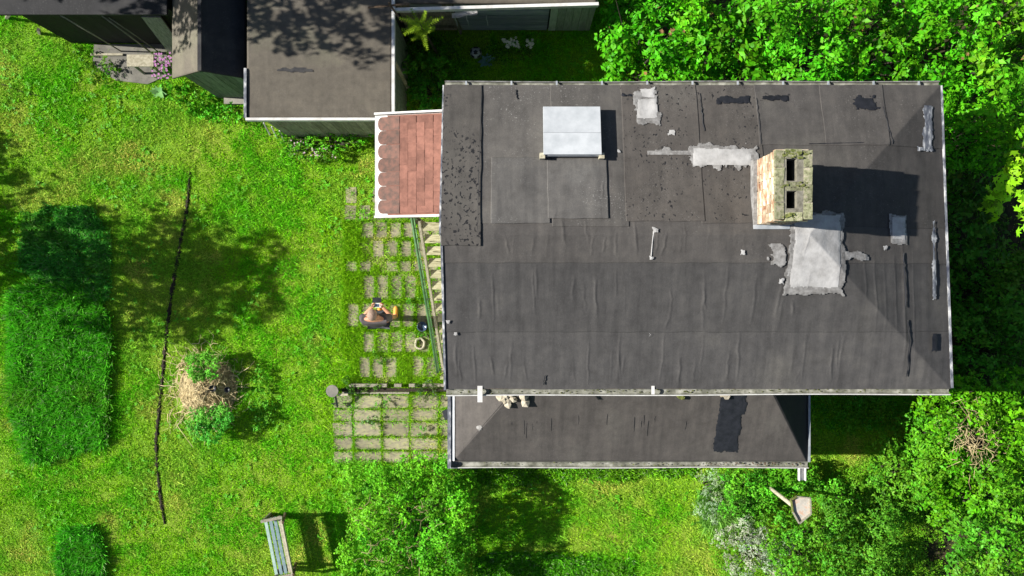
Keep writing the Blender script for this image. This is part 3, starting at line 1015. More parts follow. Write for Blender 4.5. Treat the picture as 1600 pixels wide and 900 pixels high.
for cidx in range(ncol):
    for k in range(-1 if cidx % 2 else 0, NS + (1 if cidx % 2 else 0)):
        yy = PY0 + .025 + sw * (k + .5 + (.5 if cidx % 2 else 0))
        xx = PX0 + .012 + cidx * exp_
        if yy < PY0 + sw * .4 or yy > PY1 - sw * .4:
            continue
        if xx + .34 > PX1 + .05:
            xx = PX1 - .30
        m_ = Matrix.Translation((xx, yy, porchz(xx) + .002 + .001 * (k % 2))) @ Matrix.Rotation(-tilt - .028 + random.uniform(-.004, .004), 4, 'Y') @ Matrix.Rotation(R(random.uniform(-1, 1)), 4, 'Z')
        link(bpy.data.objects.new('shingle', sh_me if cidx else sh_me0), proof, m_)
MB().beam((PX0 - .02, PY1 + .02, PHL), (PX1, PY1 + .02, PHR), .028, .12).build('edge_board', M['white_paint'], porch)
MB().beam((PX0 - .02, PY0 - .02, PHL), (PX1, PY0 - .02, PHR), .028, .12).build('edge_board', M['white_paint'], porch)
MB().box(PX0 - .03, PX0 - .002, PY0 - .002, PY1 + .002, PHL - .09, PHL - .005).build('edge_board', M['white_paint'], porch)
LZ = 1.95
for (x, y) in ((-1.62, PY0 + .10), (-1.62, PY1 - .1)):
    MB().box(x - .04, x + .04, y - .04, y + .04, 0, PHL - .031).build('post', M['wood_brown'], porch)
for k in range(6):
    MB().box(-1.64 + k * .148, -1.64 + k * .148 + .138, PY0 + .15, PY1 - .15, LZ - .035, LZ).build('floor_board', M['tread'], porch)
MB().box(-1.58, -1.56, PY0 + .16, PY1 - .16, LZ + .003, LZ + .9).build('side_panel', M['wood_green'], porch)

# ------------------------------------------------------------------ outdoor staircase
st = thing('outdoor_staircase', (-1.1, -.2, 0), 'steep wooden staircase with green handrail climbing the house side to the porch', 'staircase')
NST = 13
SYB, SYT = -1.42, 1.12
XLB, XLT = -1.30, -1.54
for k in range(NST):
    t_ = (k + .5) / NST
    y = SYB + (SYT - SYB) * t_
    xl_ = XLB + (XLT - XLB) * t_ + .045
    z = LZ * (k + 1) / (NST + 1) + .04
    MB().box(xl_, WX0 - .05, y - .07, y + .075, z - .035, z).build('tread', M['tread'], st)
for (xb, xt, m_) in ((XLB, XLT, 'wood_pale'), (WX0 - .03, WX0 - .03, 'wood_grey')):
    MB().beam((xb, SYB - .08, .0), (xt, SYT, LZ - .08), .04, .16).build('stringer', M[m_], st)
def railpt(t_, dz):
    return (XLB - .02 + (XLT - XLB) * t_, SYB - .08 + (SYT - SYB + .08) * t_, .06 + (LZ - .04) * t_ + dz)
MB().tube([railpt(0, .86), railpt(.33, .87), railpt(.66, .86), railpt(1.0, .87)], .022, 8).build('handrail', M['rail_green'], st, True)
MB().tube([railpt(0, .50), railpt(1.0, .50)], .010, 6).build('middle_rail', M['rail_green'], st, True)
for k in range(17):
    t_ = k / 16
    MB().tube([railpt(t_, .08), railpt(t_, .86)], .014 if k in (0, 8, 16) else .006, 6).build('post' if k in (0, 8, 16) else 'baluster', M['rail_green'] if k in (0, 8, 16) else M['wood_brown'], st)
MB().box(XLB - .05, WX0 - .1, SYB - .30, SYB - .24, 0.0, .06).build('foot_beam', M['wood_pale'], st)
MB().box(XLB + .02, WX0 - .12, SYB - .235, SYB - .12, 0.0, .11).build('bottom_step', M['wood_brown'], st)

# ------------------------------------------------------------------ sheds in the north
def boards_y(parent, xs0, xs1, y, z0, z1, bw, mat, th=.022, face=-1, gap=.006):
    """vertical boards on a wall that faces -y (or +y)"""
    me = {}
    x = xs0
    while x < xs1 - .01:
        w = min(bw, xs1 - x)
        key = round(w, 3)
        if key not in me:
            me[key] = MB().box(0, w - gap, 0, th, 0, z1 - z0).mesh('board', M[mat])
        link(bpy.data.objects.new('board', me[key]), parent, Matrix.Translation((x, y + (0 if face > 0 else -th) + random.uniform(-.004, .004), z0 + random.uniform(-.01, .0))))
        x += w


def boards_x(parent, ys0, ys1, x, z0, z1, bw, mat, th=.022, gap=.006, horizontal=False):
    if horizontal:
        me = MB().box(0, th, 0, ys1 - ys0, 0, bw - gap).mesh('board', M[mat])
        z = z0
        while z < z1 - .02:
            link(bpy.data.objects.new('board', me), parent, Matrix.Translation((x + random.uniform(-.003, .003), ys0, z)))
            z += bw
        return
    me = MB().box(0, th, 0, bw - gap, 0, z1 - z0).mesh('board', M[mat])
    y = ys0
    while y < ys1 - .02:
        link(bpy.data.objects.new('board', me), parent, Matrix.Translation((x + random.uniform(-.004, .004), y, z0)))
        y += bw


# flat-roofed shed in the middle
FSH = 2.2
fa, fb_, fc = P(386, 184, FSH), P(609, 181, FSH), P(615, 5, FSH)
fx0, fx1, fy0, fy1 = fa[0], (fb_[0] + fc[0]) / 2, fa[1], 5.6
fs = thing('flat_roof_shed', ((fx0 + fx1) / 2, 4.0, 0), 'flat felt-roofed shed with white edge strips next to the red porch', 'shed')
MB().box(fx0 + .12, fx1 - .05, fy0 + .10, fy1 - .1, 0, FSH - .05).build('wall', M['wood_black'], fs)
boards_y(fs, fx0 + .12, fx1 - .1, fy0 + .097, .02, FSH - .08, .15, 'wood_grey')
boards_x(fs, fy0 + .12, fy0 + 1.2, fx1 - .045, .02, FSH - .08, .15, 'wood_green', horizontal=True)
boards_x(fs, fy0 + 1.22, fy1 - .1, fx1 - .045, .02, FSH - .08, .15, 'wood_black', horizontal=True)
MB().box(fx1 - .02, fx1 - .0, fy0 + 1.0, fy0 + 1.75, .05, 1.9).build('door', M['wood_green'], fs)
MB().beam((fx1 + .01, fy0 + .98, .1), (fx1 + .01, fy0 + .98, 1.95), .06, .03).build('door_post', M['wood_pale'], fs)
u, v = np.meshgrid(np.linspace(fx0, fx1, 70), np.linspace(fy0, fy1, 90))
flatz = lambda X, Y: FSH + 0 * X
fr = obj_from(sheet_mesh('shed_roof', u, v, FSH + .012 * (fbm(u + 20, v + 20, 1.5, 6) - .5) + .01 * np.exp(-((v - P(0, 107, FSH)[1]) / .02) ** 2), .05, M['felt_shed']), 'shed_roof', fs)
patch(432, 106, 490, 113, M['damp'], .008, .32, 'damp_stain', h=FSH, zf=flatz, parent=fr, seed=51)
MB().box(fx0 - .02, fx1 + .02, fy0 - .045, fy0 - .002, FSH - .10, FSH + .025).build('edge_strip', M['white_paint'], fs)
MB().box(fx1 + .002, fx1 + .05, fy0 - .0, fy1, FSH - .10, FSH + .03).build('edge_strip', M['white_paint'], fs)
MB().box(fx0 - .045, fx0 - .002, fy0, fy0 + .80, FSH - .10, FSH + .03).build('edge_strip', M['flake_paint'], fs)
for (a_, c_) in (((575, 12, 2.36), (640, 6, 2.36)), ((607, 4, 2.42), (628, 34, 2.1))):
    MB().beam(P(*a_), P(*c_), .03, .02).build('loose_batten', M['wood_brown'], fs)

# gabled shed left of it
gs_e, gs_r = 2.0, 2.50
ga, gr_, gb2 = P(269, 124, gs_e), P(312, 115, gs_r), P(386, 120, gs_e)
gx0, gx1 = ga[0], gb2[0] - .02
gxm = gr_[0] - .0
gy0, gy1 = 3.45, 6.0
gsd = thing('gabled_shed', ((gx0 + gx1) / 2, 4.6, 0), 'narrow gabled shed with dark felt roof and green-grey board front', 'shed')
MB().prism([(gx0 + .08, gy0 + .15), (gx1 - .05, gy0 + .15), (gx1 - .05, gy1), (gx0 + .08, gy1)], 0, gs_e - .05).build('wall', M['wood_black'], gsd)
gw = MB()
gw.add([(gx0 + .1, gy0 + .15, gs_e - .05), (gx1 - .06, gy0 + .15, gs_e - .05), (gxm, gy0 + .15, gs_r - .08), (gx0 + .1, gy1, gs_e - .05), (gx1 - .06, gy1, gs_e - .05), (gxm, gy1, gs_r - .08)],
       [(0, 1, 2), (5, 4, 3), (0, 2, 5, 3), (1, 4, 5, 2)]).build('gable_wall', M['wood_green'], gsd)
boards_y(gsd, gx0 + .08, gx1 - .05, gy0 + .147, .03, gs_e - .06, .13, 'wood_green')
for (xe, ze, nm) in ((gx0, gs_e, 'roof_slope'), (gx1, gs_e, 'roof_slope')):
    u, v = np.meshgrid(np.linspace(0, 1, 20), np.linspace(gy0, gy1, 60))
    X = xe + (gxm - xe) * u if xe < gxm else gxm + (xe - gxm) * u
    Z = ze + (gs_r - ze) * (u if xe < gxm else 1 - u) + .01 * (fbm(X + 20, v + 20, 2, 5) - .5) * np.sin(u * np.pi)
    obj_from(sheet_mesh(nm, X, v, Z, .035, M['felt_shed'] if xe < gxm else M['felt_black_shade']), nm, gsd)  # east slope gets the black felt to paint its shaded side
MB().beam((gxm, gy0, gs_r + .008), (gxm, gy1, gs_r + .008), .06, .018).build('ridge_strip', M['felt_black_shade'], gsd)
MB().beam((gx0 + .2, gy0 + .06, .03), (gx1, gy0 + .06, .03), .12, .10).build('plinth', M['concrete'], gsd)

# black tarred shed in the corner
bx0, bx1, by0, by1 = P(112, 0)[0], gx0 - .06, 4.6, 6.5
bsd = thing('black_shed', (-7, 5.4, 0), 'black tarred board shed with tools leaning against its dark front', 'shed')
MB().box(bx0, bx1, by0 + .03, by1, 0, 2.02).build('wall', M['wood_black'], bsd)
boards_y(bsd, bx0, bx1, by0 + .027, .03, 2.0, .16, 'wood_black')
MB().box(bx0 - .12, bx1 + .0, by0 - .12, by1, 2.022, 2.08).build('roof', M['felt_black_shade'], bsd)  # grey-black felt, darkened further for the tree shade over it
MB().box(bx0 + 1.4, bx0 + 2.2, by0 - .025, by0 - .003, .05, 1.85).build('door', M['wood_black'], bsd)
tl = [((-7.35, 4.45, .03), (-7.55, 4.56, 1.85), .026, 'pole', 'thin pale pole leaning at the black shed front, leftmost of three'),
      ((-6.75, 4.40, .03), (-6.85, 4.55, 1.8), .03, 'pole', 'pale broom-length pole leaning at the middle of the black shed front'),
      ((-6.62, 4.42, .03), (-6.78, 4.55, 1.7), .02, 'pole', 'thinnest pole of the close pair leaning at the black shed')]
for (a_, c_, w_, nm, lb) in tl:
    tag(MB().tube([a_, ((a_[0] + c_[0]) / 2 + .01, (a_[1] + c_[1]) / 2, (a_[2] + c_[2]) / 2), c_], w_ / 2, 7).build(nm, M['wood_grey'], None, True), lb, 'pole', 'poles leaning at the black shed')
tag(MB().beam((-6.15, 4.25, .03), (-6.05, 4.55, 1.75), .32, .03, (0, -1, .2)).build('wide_plank', M['wood_grey']), 'wide weathered plank leaning against the black shed by the gabled shed', 'plank')
tag(MB().box(-7.9, -7.3, 4.36, 4.40, .03, .07).build('batten', M['wood_pale']), 'pale batten lying at the foot of the black shed', 'batten')
tag(MB().beam(P(10, 28, .0), P(16, 20, .75), .05, .05).build('stake', M['wood_grey']), 'grey stake at the lawn edge in the top left corner', 'stake')
tag(MB().beam(P(62, 52, .0), P(60, 46, .55), .05, .05).build('stake', M['wood_grey']), 'shorter grey stake by the corner of the black shed', 'stake')

# long shed at the top with white eave
ly0 = 4.77
lsd = thing('long_shed', (0, 5.6, 0), 'long shed with white eave strip and mint and blue-grey boards behind the courtyard', 'shed')
lx0, lx1 = P(617, 0, 2.2)[0], P(921, 0)[0] + .0
MB().box(lx0, lx1 - .02, ly0 + .1, 7.0, 0, 2.1).build('wall', M['wood_black'], lsd)
x_ = lx0
me_b = None
z = .04
me_b = MB().box(0, 1.65, 0, .024, 0, .135).mesh('board', M['wood_blue'])
me_b2 = MB().box(0, 1.1, 0, .024, 0, .135).mesh('board', M['wood_grey'])
while z < 2.0:
    link(bpy.data.objects.new('board', me_b), lsd, Matrix.Translation((-1.0, ly0 + .073 + random.uniform(-.004, .004), z)))
    link(bpy.data.objects.new('board', me_b2), lsd, Matrix.Translation((-2.13, ly0 + .073 + random.uniform(-.004, .004), z)))
    z += .142
boards_y(lsd, .68, lx1, ly0 + .092, .03, 2.0, .135, 'wood_mint')
MB().beam((-.95, ly0 + .02, .1), (-1.12, ly0 + .05, 1.95), .10, .03).build('brace', M['wood_grey'], lsd)
MB().box(-.72, -.12, ly0 + .05, ly0 + .068, 1.25, 1.75).build('window_board', M['wood_mint'], lsd)
MB().box(-1.75, -1.2, ly0 + .05, ly0 + .068, 1.15, 1.65).build('window_board', M['wood_blue'], lsd)
u, v = np.meshgrid(np.linspace(lx0 - .05, P(933, 0, 2.15)[0], 70), np.linspace(ly0 - .13, 7.0, 40))
obj_from(sheet_mesh('shed_roof', u, v, 2.15 + (v - ly0) * .05 + .01 * (fbm(u + 20, v + 20, 1.5, 6) - .5), .05, M['felt_shed']), 'shed_roof', lsd)
MB().beam((P(617, 0, 2.15)[0], P(0, 16, 2.15)[1], 2.14), (P(933, 0, 2.15)[0] + .02, P(0, 7, 2.15)[1], 2.14), .05, .11).build('eave_strip', M['white_paint'], lsd)
lg = gutter(P(746, 18, 1.95), P(706, 25, 1.75), .045, M['white_paint'], lsd, 'broken_gutter')
for px in (711, 729, 760):
    a_ = P(px, 24, 1.8)
    pts = [(a_[0], a_[1] - .02, 1.84), (a_[0] - .0, a_[1] - .05, 1.72), (a_[0] + .01, a_[1] - .02, 1.55), (a_[0] + .015, a_[1] - .05, 1.40)]
    MB().tube(pts, .008, 5).build('gutter_bracket', M['zinc'], lsd)

# ------------------------------------------------------------------ planting
LEAF_V = np.array([(0, 0, 0), (.42, 0, -.03), (1, 0, -.16), (.36, .30, .05), (.36, -.30, .05)], dtype=np.float64)
LEAF_F = np.array([(0, 1, 3), (1, 2, 3), (0, 4, 1), (1, 4, 2)])
NARROW_V = LEAF_V * np.array([1, .45, 1])
MAPLE_V = np.array([(0, 0, 0), (.35, .12, .02), (.18, .5, 0), (.5, .34, .03), (.62, .62, -.03), (.72, .2, .02), (1, 0, -.1), (.72, -.2, .02), (.62, -.62, -.03), (.5, -.34, .03), (.18, -.5, 0), (.35, -.12, .02), (.45, 0, .0)])
MAPLE_F = np.array([(12, 0, 1), (12, 1, 2), (12, 2, 3), (12, 3, 4), (12, 4, 5), (12, 5, 6), (12, 6, 7), (12, 7, 8), (12, 8, 9), (12, 9, 10), (12, 10, 11), (12, 11, 0)])


def nrm(a):
    return a / (np.linalg.norm(a, axis=-1, keepdims=True) + 1e-9)


def scatter(name, TV, TF, pos, d, size, col, mat, up=None, roll=.5, rg_=rng):
    N = len(pos)
    d = nrm(d)
    upv = np.tile(np.array([0, 0, 1.0]), (N, 1)) if up is None else up
    upv = upv + rg_.normal(0, roll, (N, 3))
    y = nrm(np.cross(upv, d))
    z = np.cross(d, y)
    Rm = np.stack([d, y, z], -1)
    V = np.einsum('nij,kj->nki', Rm, TV) * size[:, None, None] + pos[:, None, :]
    n = len(TV)
    F = (TF[None] + (np.arange(N) * n)[:, None, None]).reshape(-1, 3)
    C = np.repeat(col, n, axis=0)
    return np_mesh(name, V.reshape(-1, 3), F, C, (mat,))


def leafcol(N, base, var=.28, yel=.15, brown=.0, rg_=rng):
    b_ = np.array(base)[None] * (1 + rg_.normal(0, var, (N, 1))).clip(.45, 1.7)
    y_ = rg_.random((N, 1)) * yel
    b_ = b_ * (1 - y_) + np.array([[.28, .30, .02]]) * y_
    if brown:
        m_ = rg_.random(N) < brown
        b_[m_] = np.array([.22, .13, .05])
    return b_.clip(.002, .9)


def crown(clumps, L, base, dens=1.0, per=7, var=.28, yel=.15, brown=0., TV=LEAF_V, TF=LEAF_F, name='crown', mat=None, flat=.8, droop=.25, rg_=rng):
    pos, dr, up, cc = [], [], [], []
    for (cx, cy, cz, r) in clumps:
        nt_ = max(6, int(dens * 9.0 * r * r / (L * L) / per * 1.6))
        d = nrm(rg_.normal(size=(nt_ * 2, 3)))
        d = d[d[:, 2] > -.35][:nt_]
        tip = np.array([cx, cy, cz]) + d * np.array([r, r, r * flat]) * rg_.uniform(.55, 1.08, (len(d), 1)) * (1 + .22 * np.sin(d[:, :1] * 5 + cx * 9) * np.cos(d[:, 1:2] * 4 + cy * 7))
        ax = nrm(d + np.array([0, 0, .55]) + rg_.normal(0, .25, d.shape))
        tip = np.repeat(tip, per, 0)
        ax = np.repeat(ax, per, 0)
        rnd = nrm(np.cross(ax, rg_.normal(size=ax.shape)))
        th = rg_.uniform(.75, 1.75, (len(ax), 1))
        ld = ax * np.cos(th) + rnd * np.sin(th) - np.array([0, 0, droop])
        pos.append(tip + rg_.normal(0, L * .22, tip.shape) - ax * rg_.uniform(0, L * .9, (len(ax), 1)))
        dr.append(ld)
        up.append(ax)
        cv = rg_.normal(1, .13)
        cc.append(np.tile(np.array([[cv * rg_.uniform(.8, 1.3 if base[0] < .2 else 1.02), cv, cv]]), (len(ld), 1)))
    pos, dr, up = np.concatenate(pos), np.concatenate(dr), np.concatenate(up)
    pos[:, 2] = np.maximum(pos[:, 2], .03)
    N = len(pos)
    return scatter(name, TV, TF, pos, dr, L * rg_.uniform(.5, 1.3, N), (leafcol(N, base, var, yel, brown, rg_) * np.concatenate(cc)).clip(.002, .9), mat or M['leaf'], up, .35, rg_)


def blooms(parent, poly, h, n, L, base, seed, name='blossoms'):
    rg_ = np.random.default_rng(seed)
    pos, dr = [], []
    k = 0
    while k < n:
        x = rg_.uniform(min(p[0] for p in poly), max(p[0] for p in poly))
        y = rg_.uniform(min(p[1] for p in poly), max(p[1] for p in poly))
        if not inpoly(np.array([x]), np.array([y]), poly)[0]:
            continue
        c_ = np.array(P(x, y, h * rg_.uniform(.8, 1.15)))
        for q in range(6):
            a_ = q * 1.047
            pos.append(c_)
            dr.append((math.cos(a_), math.sin(a_), .25))
        k += 1
    N = len(pos)
    me = scatter(name, LEAF_V, LEAF_F, np.array(pos), np.array(dr), np.full(N, L), leafcol(N, base, .12, 0, 0, rg_), M['petal'], None, .2, rg_)
    o = obj_from(me, name, parent)
    o['kind'] = 'stuff'
    return o


def poly_clumps(poly, h, r, n, jit=.25, seed=0):
    """clumps spread (blue-noise) over a region whose outline is read at height h"""
    rg_ = np.random.default_rng(seed + 100)
    xs, ys = [p[0] for p in poly], [p[1] for p in poly]
    out = []
    best = []
    tries = 0
    while len(best) < n and tries < 4000:
        tries += 1
        x, y = rg_.uniform(min(xs), max(xs)), rg_.uniform(min(ys), max(ys))
        if not inpoly(np.array([x]), np.array([y]), poly)[0]:
            continue
        dmin = min([math.hypot(x - a, y - c) for a, c in best] or [1e9])
        if dmin < r * 85 * (1.05 if tries < 1500 else .6):
            continue
        best.append((x, y))
    for (x, y) in best:
        hh = h * (1 + rg_.uniform(-jit, jit * .6))
        X, Y, Z = P(x, y, hh)
        rr = r * rg_.uniform(.7, 1.2)
        out.append((X, Y, max(.08, hh - rr * .6), rr))
    return out


def shrub(name, label, cat, clumps, L, base, group=None, stems=True, **kw):
    cx = sum(c[0] for c in clumps) / len(clumps)
    cy = sum(c[1] for c in clumps) / len(clumps)
    t_ = thing(name, (cx, cy, 0), label, cat, group)
    obj_from(crown(clumps, L, base, **kw), 'crown', t_)
    if stems:
        bb = MB()
        rg_ = random.Random(len(clumps))
        for (x, y, z, r) in clumps:
            bx_, by_ = cx + (x - cx) * .25, cy + (y - cy) * .25
            m1 = (bx_ + (x - bx_) * .5 + rg_.uniform(-.06, .06), by_ + (y - by_) * .5 + rg_.uniform(-.06, .06), z * .6)
            bb.tube([(bx_, by_, -.02), m1, (x, y, z - r * .35)], [.014 + .007 * z, .006 + .003 * z, .003], 6)
        bb.build('trunk', M['bark'], t_)
    return t_


LILAC = (.048, .31, .004)
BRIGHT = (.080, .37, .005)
DEEP = (.045, .24, .012)  # darker leaf green; puts house shade into the east bushes
# thicket along the north-east edge: separate lilac bushes
gN = 'lilac bushes north of the house'
north = [
    ('lilac bush nearest the courtyard lawn, left end of the thicket', [(958, -30), (1085, -30), (1085, 95), (1070, 150), (962, 150), (952, 90)], 2.3, 10, LILAC),
    ('lilac bush behind the roof edge, second from the courtyard lawn', [(1085, -30), (1210, -30), (1195, 150), (1072, 150), (1085, 90)], 2.5, 10, LILAC),
    ('lilac bush behind the chimney end of the roof, third from the courtyard', [(1210, -30), (1330, -30), (1325, 60), (1300, 150), (1200, 150)], 2.6, 10, (.055, .31, .006)),
    ('lilac bush at the dark gap behind the roof, fourth from the courtyard', [(1330, -30), (1440, -30), (1440, 145), (1360, 150), (1310, 130)], 2.5, 9, LILAC),
    ('lilac bush beyond the roof corner, fifth from the courtyard', [(1440, -30), (1545, -30), (1550, 110), (1470, 150), (1440, 140)], 2.7, 9, LILAC),
    ('lilac bush with brown seed heads in the top right corner', [(1545, -30), (1640, -30), (1640, 130), (1550, 120)], 2.9, 8, (.08, .33, .008)),
]
for i, (lb, pl, h, n, c) in enumerate(north):
    shrub('lilac_bush', lb, 'bush', poly_clumps(pl, h, .30, n + 9, .5, i) + poly_clumps(pl, h * .62, .32, n, .25, i + 300), (.095, .11, .088, .10, .092, .105)[i], tuple(q * (1, .85, 1.1, .9, 1.05, 1)[i] for q in c), gN, dens=1.45, brown=.006)
for (q, sd_) in (([(1320, 22), (1350, 22), (1350, 40), (1322, 40)], 1), ([(1500, 78), (1545, 78), (1545, 100), (1505, 100)], 2), ([(1030, 45), (1070, 45), (1068, 58), (1032, 56)], 3)):
    ob_ = [o for o in COL.objects if o.name.startswith('lilac_bush') and o.parent is None][(3, 5, 0)[sd_ - 1]]
    blooms(ob_, q, 2.75, 7, .035, (.30, .17, .08), sd_, 'seed_heads')
gE = 'bushes in the shade east of the house'
east = [  # shade is also put into the leaf greens of the shaded bushes
    ('bush just below the roof corner, half in the house shadow', [(1475, 150), (1560, 130), (1560, 250), (1480, 260)], 2.4, 8, LILAC, .08),
    ('sunlit bush at the right edge above the shaded bushes', [(1560, 130), (1640, 130), (1640, 260), (1560, 250)], 2.7, 7, BRIGHT, .08),
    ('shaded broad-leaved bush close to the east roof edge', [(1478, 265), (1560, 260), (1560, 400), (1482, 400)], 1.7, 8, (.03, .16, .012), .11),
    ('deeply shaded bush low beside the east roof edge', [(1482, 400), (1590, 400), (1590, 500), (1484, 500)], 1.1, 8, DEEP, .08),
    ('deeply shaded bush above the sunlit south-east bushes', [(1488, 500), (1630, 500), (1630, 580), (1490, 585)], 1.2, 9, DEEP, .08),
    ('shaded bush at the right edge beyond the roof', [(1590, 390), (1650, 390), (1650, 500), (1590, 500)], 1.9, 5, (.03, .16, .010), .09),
]
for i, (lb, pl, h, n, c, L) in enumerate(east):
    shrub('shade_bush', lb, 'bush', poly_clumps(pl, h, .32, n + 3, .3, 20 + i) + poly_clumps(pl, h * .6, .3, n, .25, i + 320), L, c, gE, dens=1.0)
mp = shrub('maple_sapling', 'yellow-green broad-leaved maple reaching in at the right edge', 'tree', [P(1608, 318, 4.2) + (.22,), P(1612, 345, 4.1) + (.2,), P(1570, 290, 2.6) + (.25,), P(1545, 320, 2.3) + (.25,), P(1590, 270, 3.0) + (.25,)], .15, (.22, .50, .012), None, False, TV=MAPLE_V, TF=MAPLE_F, dens=1.0, per=4, yel=.25)
mx, my, _ = P(1660, 335)
bb = MB()
bb.tube([(mx, my, -.05), (mx - .03, my, 2.0), (mx - .1, my, 4.4)], [.06, .045, .01], 8)
for q in ((1608, 318, 4.1), (1612, 345, 4.0), (1570, 290, 2.4), (1545, 320, 2.1)):
    bb.tube([(mx - .05, my, q[2] * .75), P(*q)], [.015, .004], 5)
bb.build('trunk', M['bark'], mp)
gS = 'sunlit bushes south-east of the house'
south = [
    ('sunlit bush below the roof corner, topmost of the south-east bushes', [(1455, 600), (1590, 592), (1590, 660), (1455, 665)], 1.9, 9, BRIGHT, .07),
    ('sunlit bush at the right edge beside the dry bramble stems', [(1545, 640), (1640, 600), (1640, 740), (1560, 740)], 2.1, 9, BRIGHT, .075),
    ('sunlit bush left of the dry bramble stems', [(1450, 665), (1500, 665), (1500, 760), (1455, 770)], 1.7, 7, (.06, .25, .008), .065),
    ('sunlit bush under the dry bramble stems', [(1500, 720), (1570, 720), (1570, 800), (1480, 810), (1470, 770)], 1.8, 8, BRIGHT, .07),
    ('broad bush in the bottom right corner', [(1560, 740), (1640, 740), (1640, 930), (1560, 930)], 2.1, 11, (.055, .24, .008), .075),
    ('bush at the bottom edge right of the dark hollow', [(1500, 810), (1560, 800), (1560, 930), (1500, 930)], 1.8, 7, (.05, .22, .010), .065),
    ('leafy bush between the shaded strip and the dark hollow', [(1390, 710), (1450, 690), (1460, 780), (1400, 820), (1370, 780)], 1.1, 6, (.05, .21, .010), .055),
    ('leafy bush at the bottom edge left of the dark hollow', [(1320, 800), (1395, 800), (1415, 930), (1310, 930)], 1.1, 8, (.045, .20, .012), .055),
]
for i, (lb, pl, h, n, c, L) in enumerate(south):
    shrub('garden_bush', lb, 'bush', poly_clumps(pl, h, .30, n + 5, .42, 40 + i) + poly_clumps(pl, h * .62, .3, n, .25, i + 340), L * (1, 1.15, .8, 1.05, .9, 1.1, 1, .85)[i], tuple(.8 * q for q in c) if c == BRIGHT else tuple(1.2 * q for q in c), gS, stems=i not in (5, 7), dens=1.1)
gW = 'low shrubs south of the annex'
low = [
    ('low shrub below the annex gutter outlet', [(1190, 735), (1265, 730), (1285, 765), (1200, 775)], .7, 10, (.05, .22, .008), .045),
    ('low shrub right of the bird table', [(1290, 765), (1320, 755), (1360, 765), (1355, 810), (1290, 810)], .65, 6, (.055, .22, .010), .045),
    ('low shrub below the bird table', [(1190, 810), (1310, 815), (1310, 930), (1230, 930)], .9, 14, (.05, .21, .010), .045),
    ('low shrub left of the bird table post', [(1130, 740), (1190, 738), (1215, 800), (1150, 810)], .6, 10, (.045, .22, .010), .042),
]
for i, (lb, pl, h, n, c, L) in enumerate(low):
    shrub('low_shrub', lb, 'shrub', poly_clumps(pl, h, .20, n + 9, .35, 60 + i), L, tuple(1.5 * q for q in c), gW, dens=1.0)
shrub('low_shrub', 'shaded weeds right of the annex under the house shadow', 'shrub', poly_clumps([(1280, 625), (1425, 620), (1425, 668), (1290, 672)], .3, .16, 26, .5, 66), .045, (.05, .24, .010), gW, False, dens=.7)
gV = 'silvery plants at the lawn edge'
shrub('silver_plant', 'silvery white-leaved plant at the lawn edge, upper of the two', 'plant', poly_clumps([(1090, 738), (1128, 735), (1130, 815), (1098, 812)], .55, .15, 9, .3, 71), .035, (.34, .42, .27), gV, dens=1.0, TV=NARROW_V, yel=.2)
shrub('silver_plant', 'larger silvery white-leaved plant near the bottom edge', 'plant', poly_clumps([(1122, 815), (1180, 812), (1232, 850), (1232, 920), (1145, 915)], .65, .17, 22, .3, 72), .035, (.42, .44, .34), gV, dens=1.1, TV=NARROW_V, yel=.15)
# shrub by the bench
bs_ = shrub('patio_shrub', 'spreading leafy shrub with bare twigs between bench and patio', 'shrub',
            poly_clumps([(540, 735), (640, 725), (725, 720), (738, 790), (725, 900), (700, 930), (540, 930), (530, 870), (565, 820)], 1.2, .24, 52, .3, 81), .045, (.08, .37, .010), None, dens=1.7, per=6)
bb = MB()
rg = random.Random(12)
for k in range(90):
    px, py = rg.uniform(560, 715), rg.uniform(790, 890)
    x, y, z = P(px, py, rg.uniform(.95, 1.3))
    a_ = rg.uniform(0, 6.28)
    l_ = rg.uniform(.1, .32)
    bb.tube([(x, y, z), (x + l_ * .5 * math.cos(a_), y + l_ * .5 * math.sin(a_), z + .03), (x + l_ * math.cos(a_ + .4), y + l_ * math.sin(a_ + .4), z - .02)], [.006, .005, .002], 4)
bb.build('bare_twigs', M['twig'], bs_)['kind'] = 'stuff'
# dry bramble stems
bb = MB()
for k in range(120):
    px, py = rg.gauss(1522, 18), rg.gauss(685, 24)
    x, y, z = P(px, py, rg.uniform(1.75, 2.15))
    a_ = rg.uniform(0, 6.28)
    l_ = rg.uniform(.12, .4)
    bb.tube([(x, y, z), (x + l_ * .5 * math.cos(a_), y + l_ * .5 * math.sin(a_), z + .06), (x + l_ * math.cos(a_ + .6), y + l_ * math.sin(a_ + .6), z - .03)], [.006, .005, .002], 4)
tag(bb.build('bramble_stems', M['twig']), 'tangle of dry bramble stems over the sunlit south-east bushes', 'brambles', None, 'stuff')

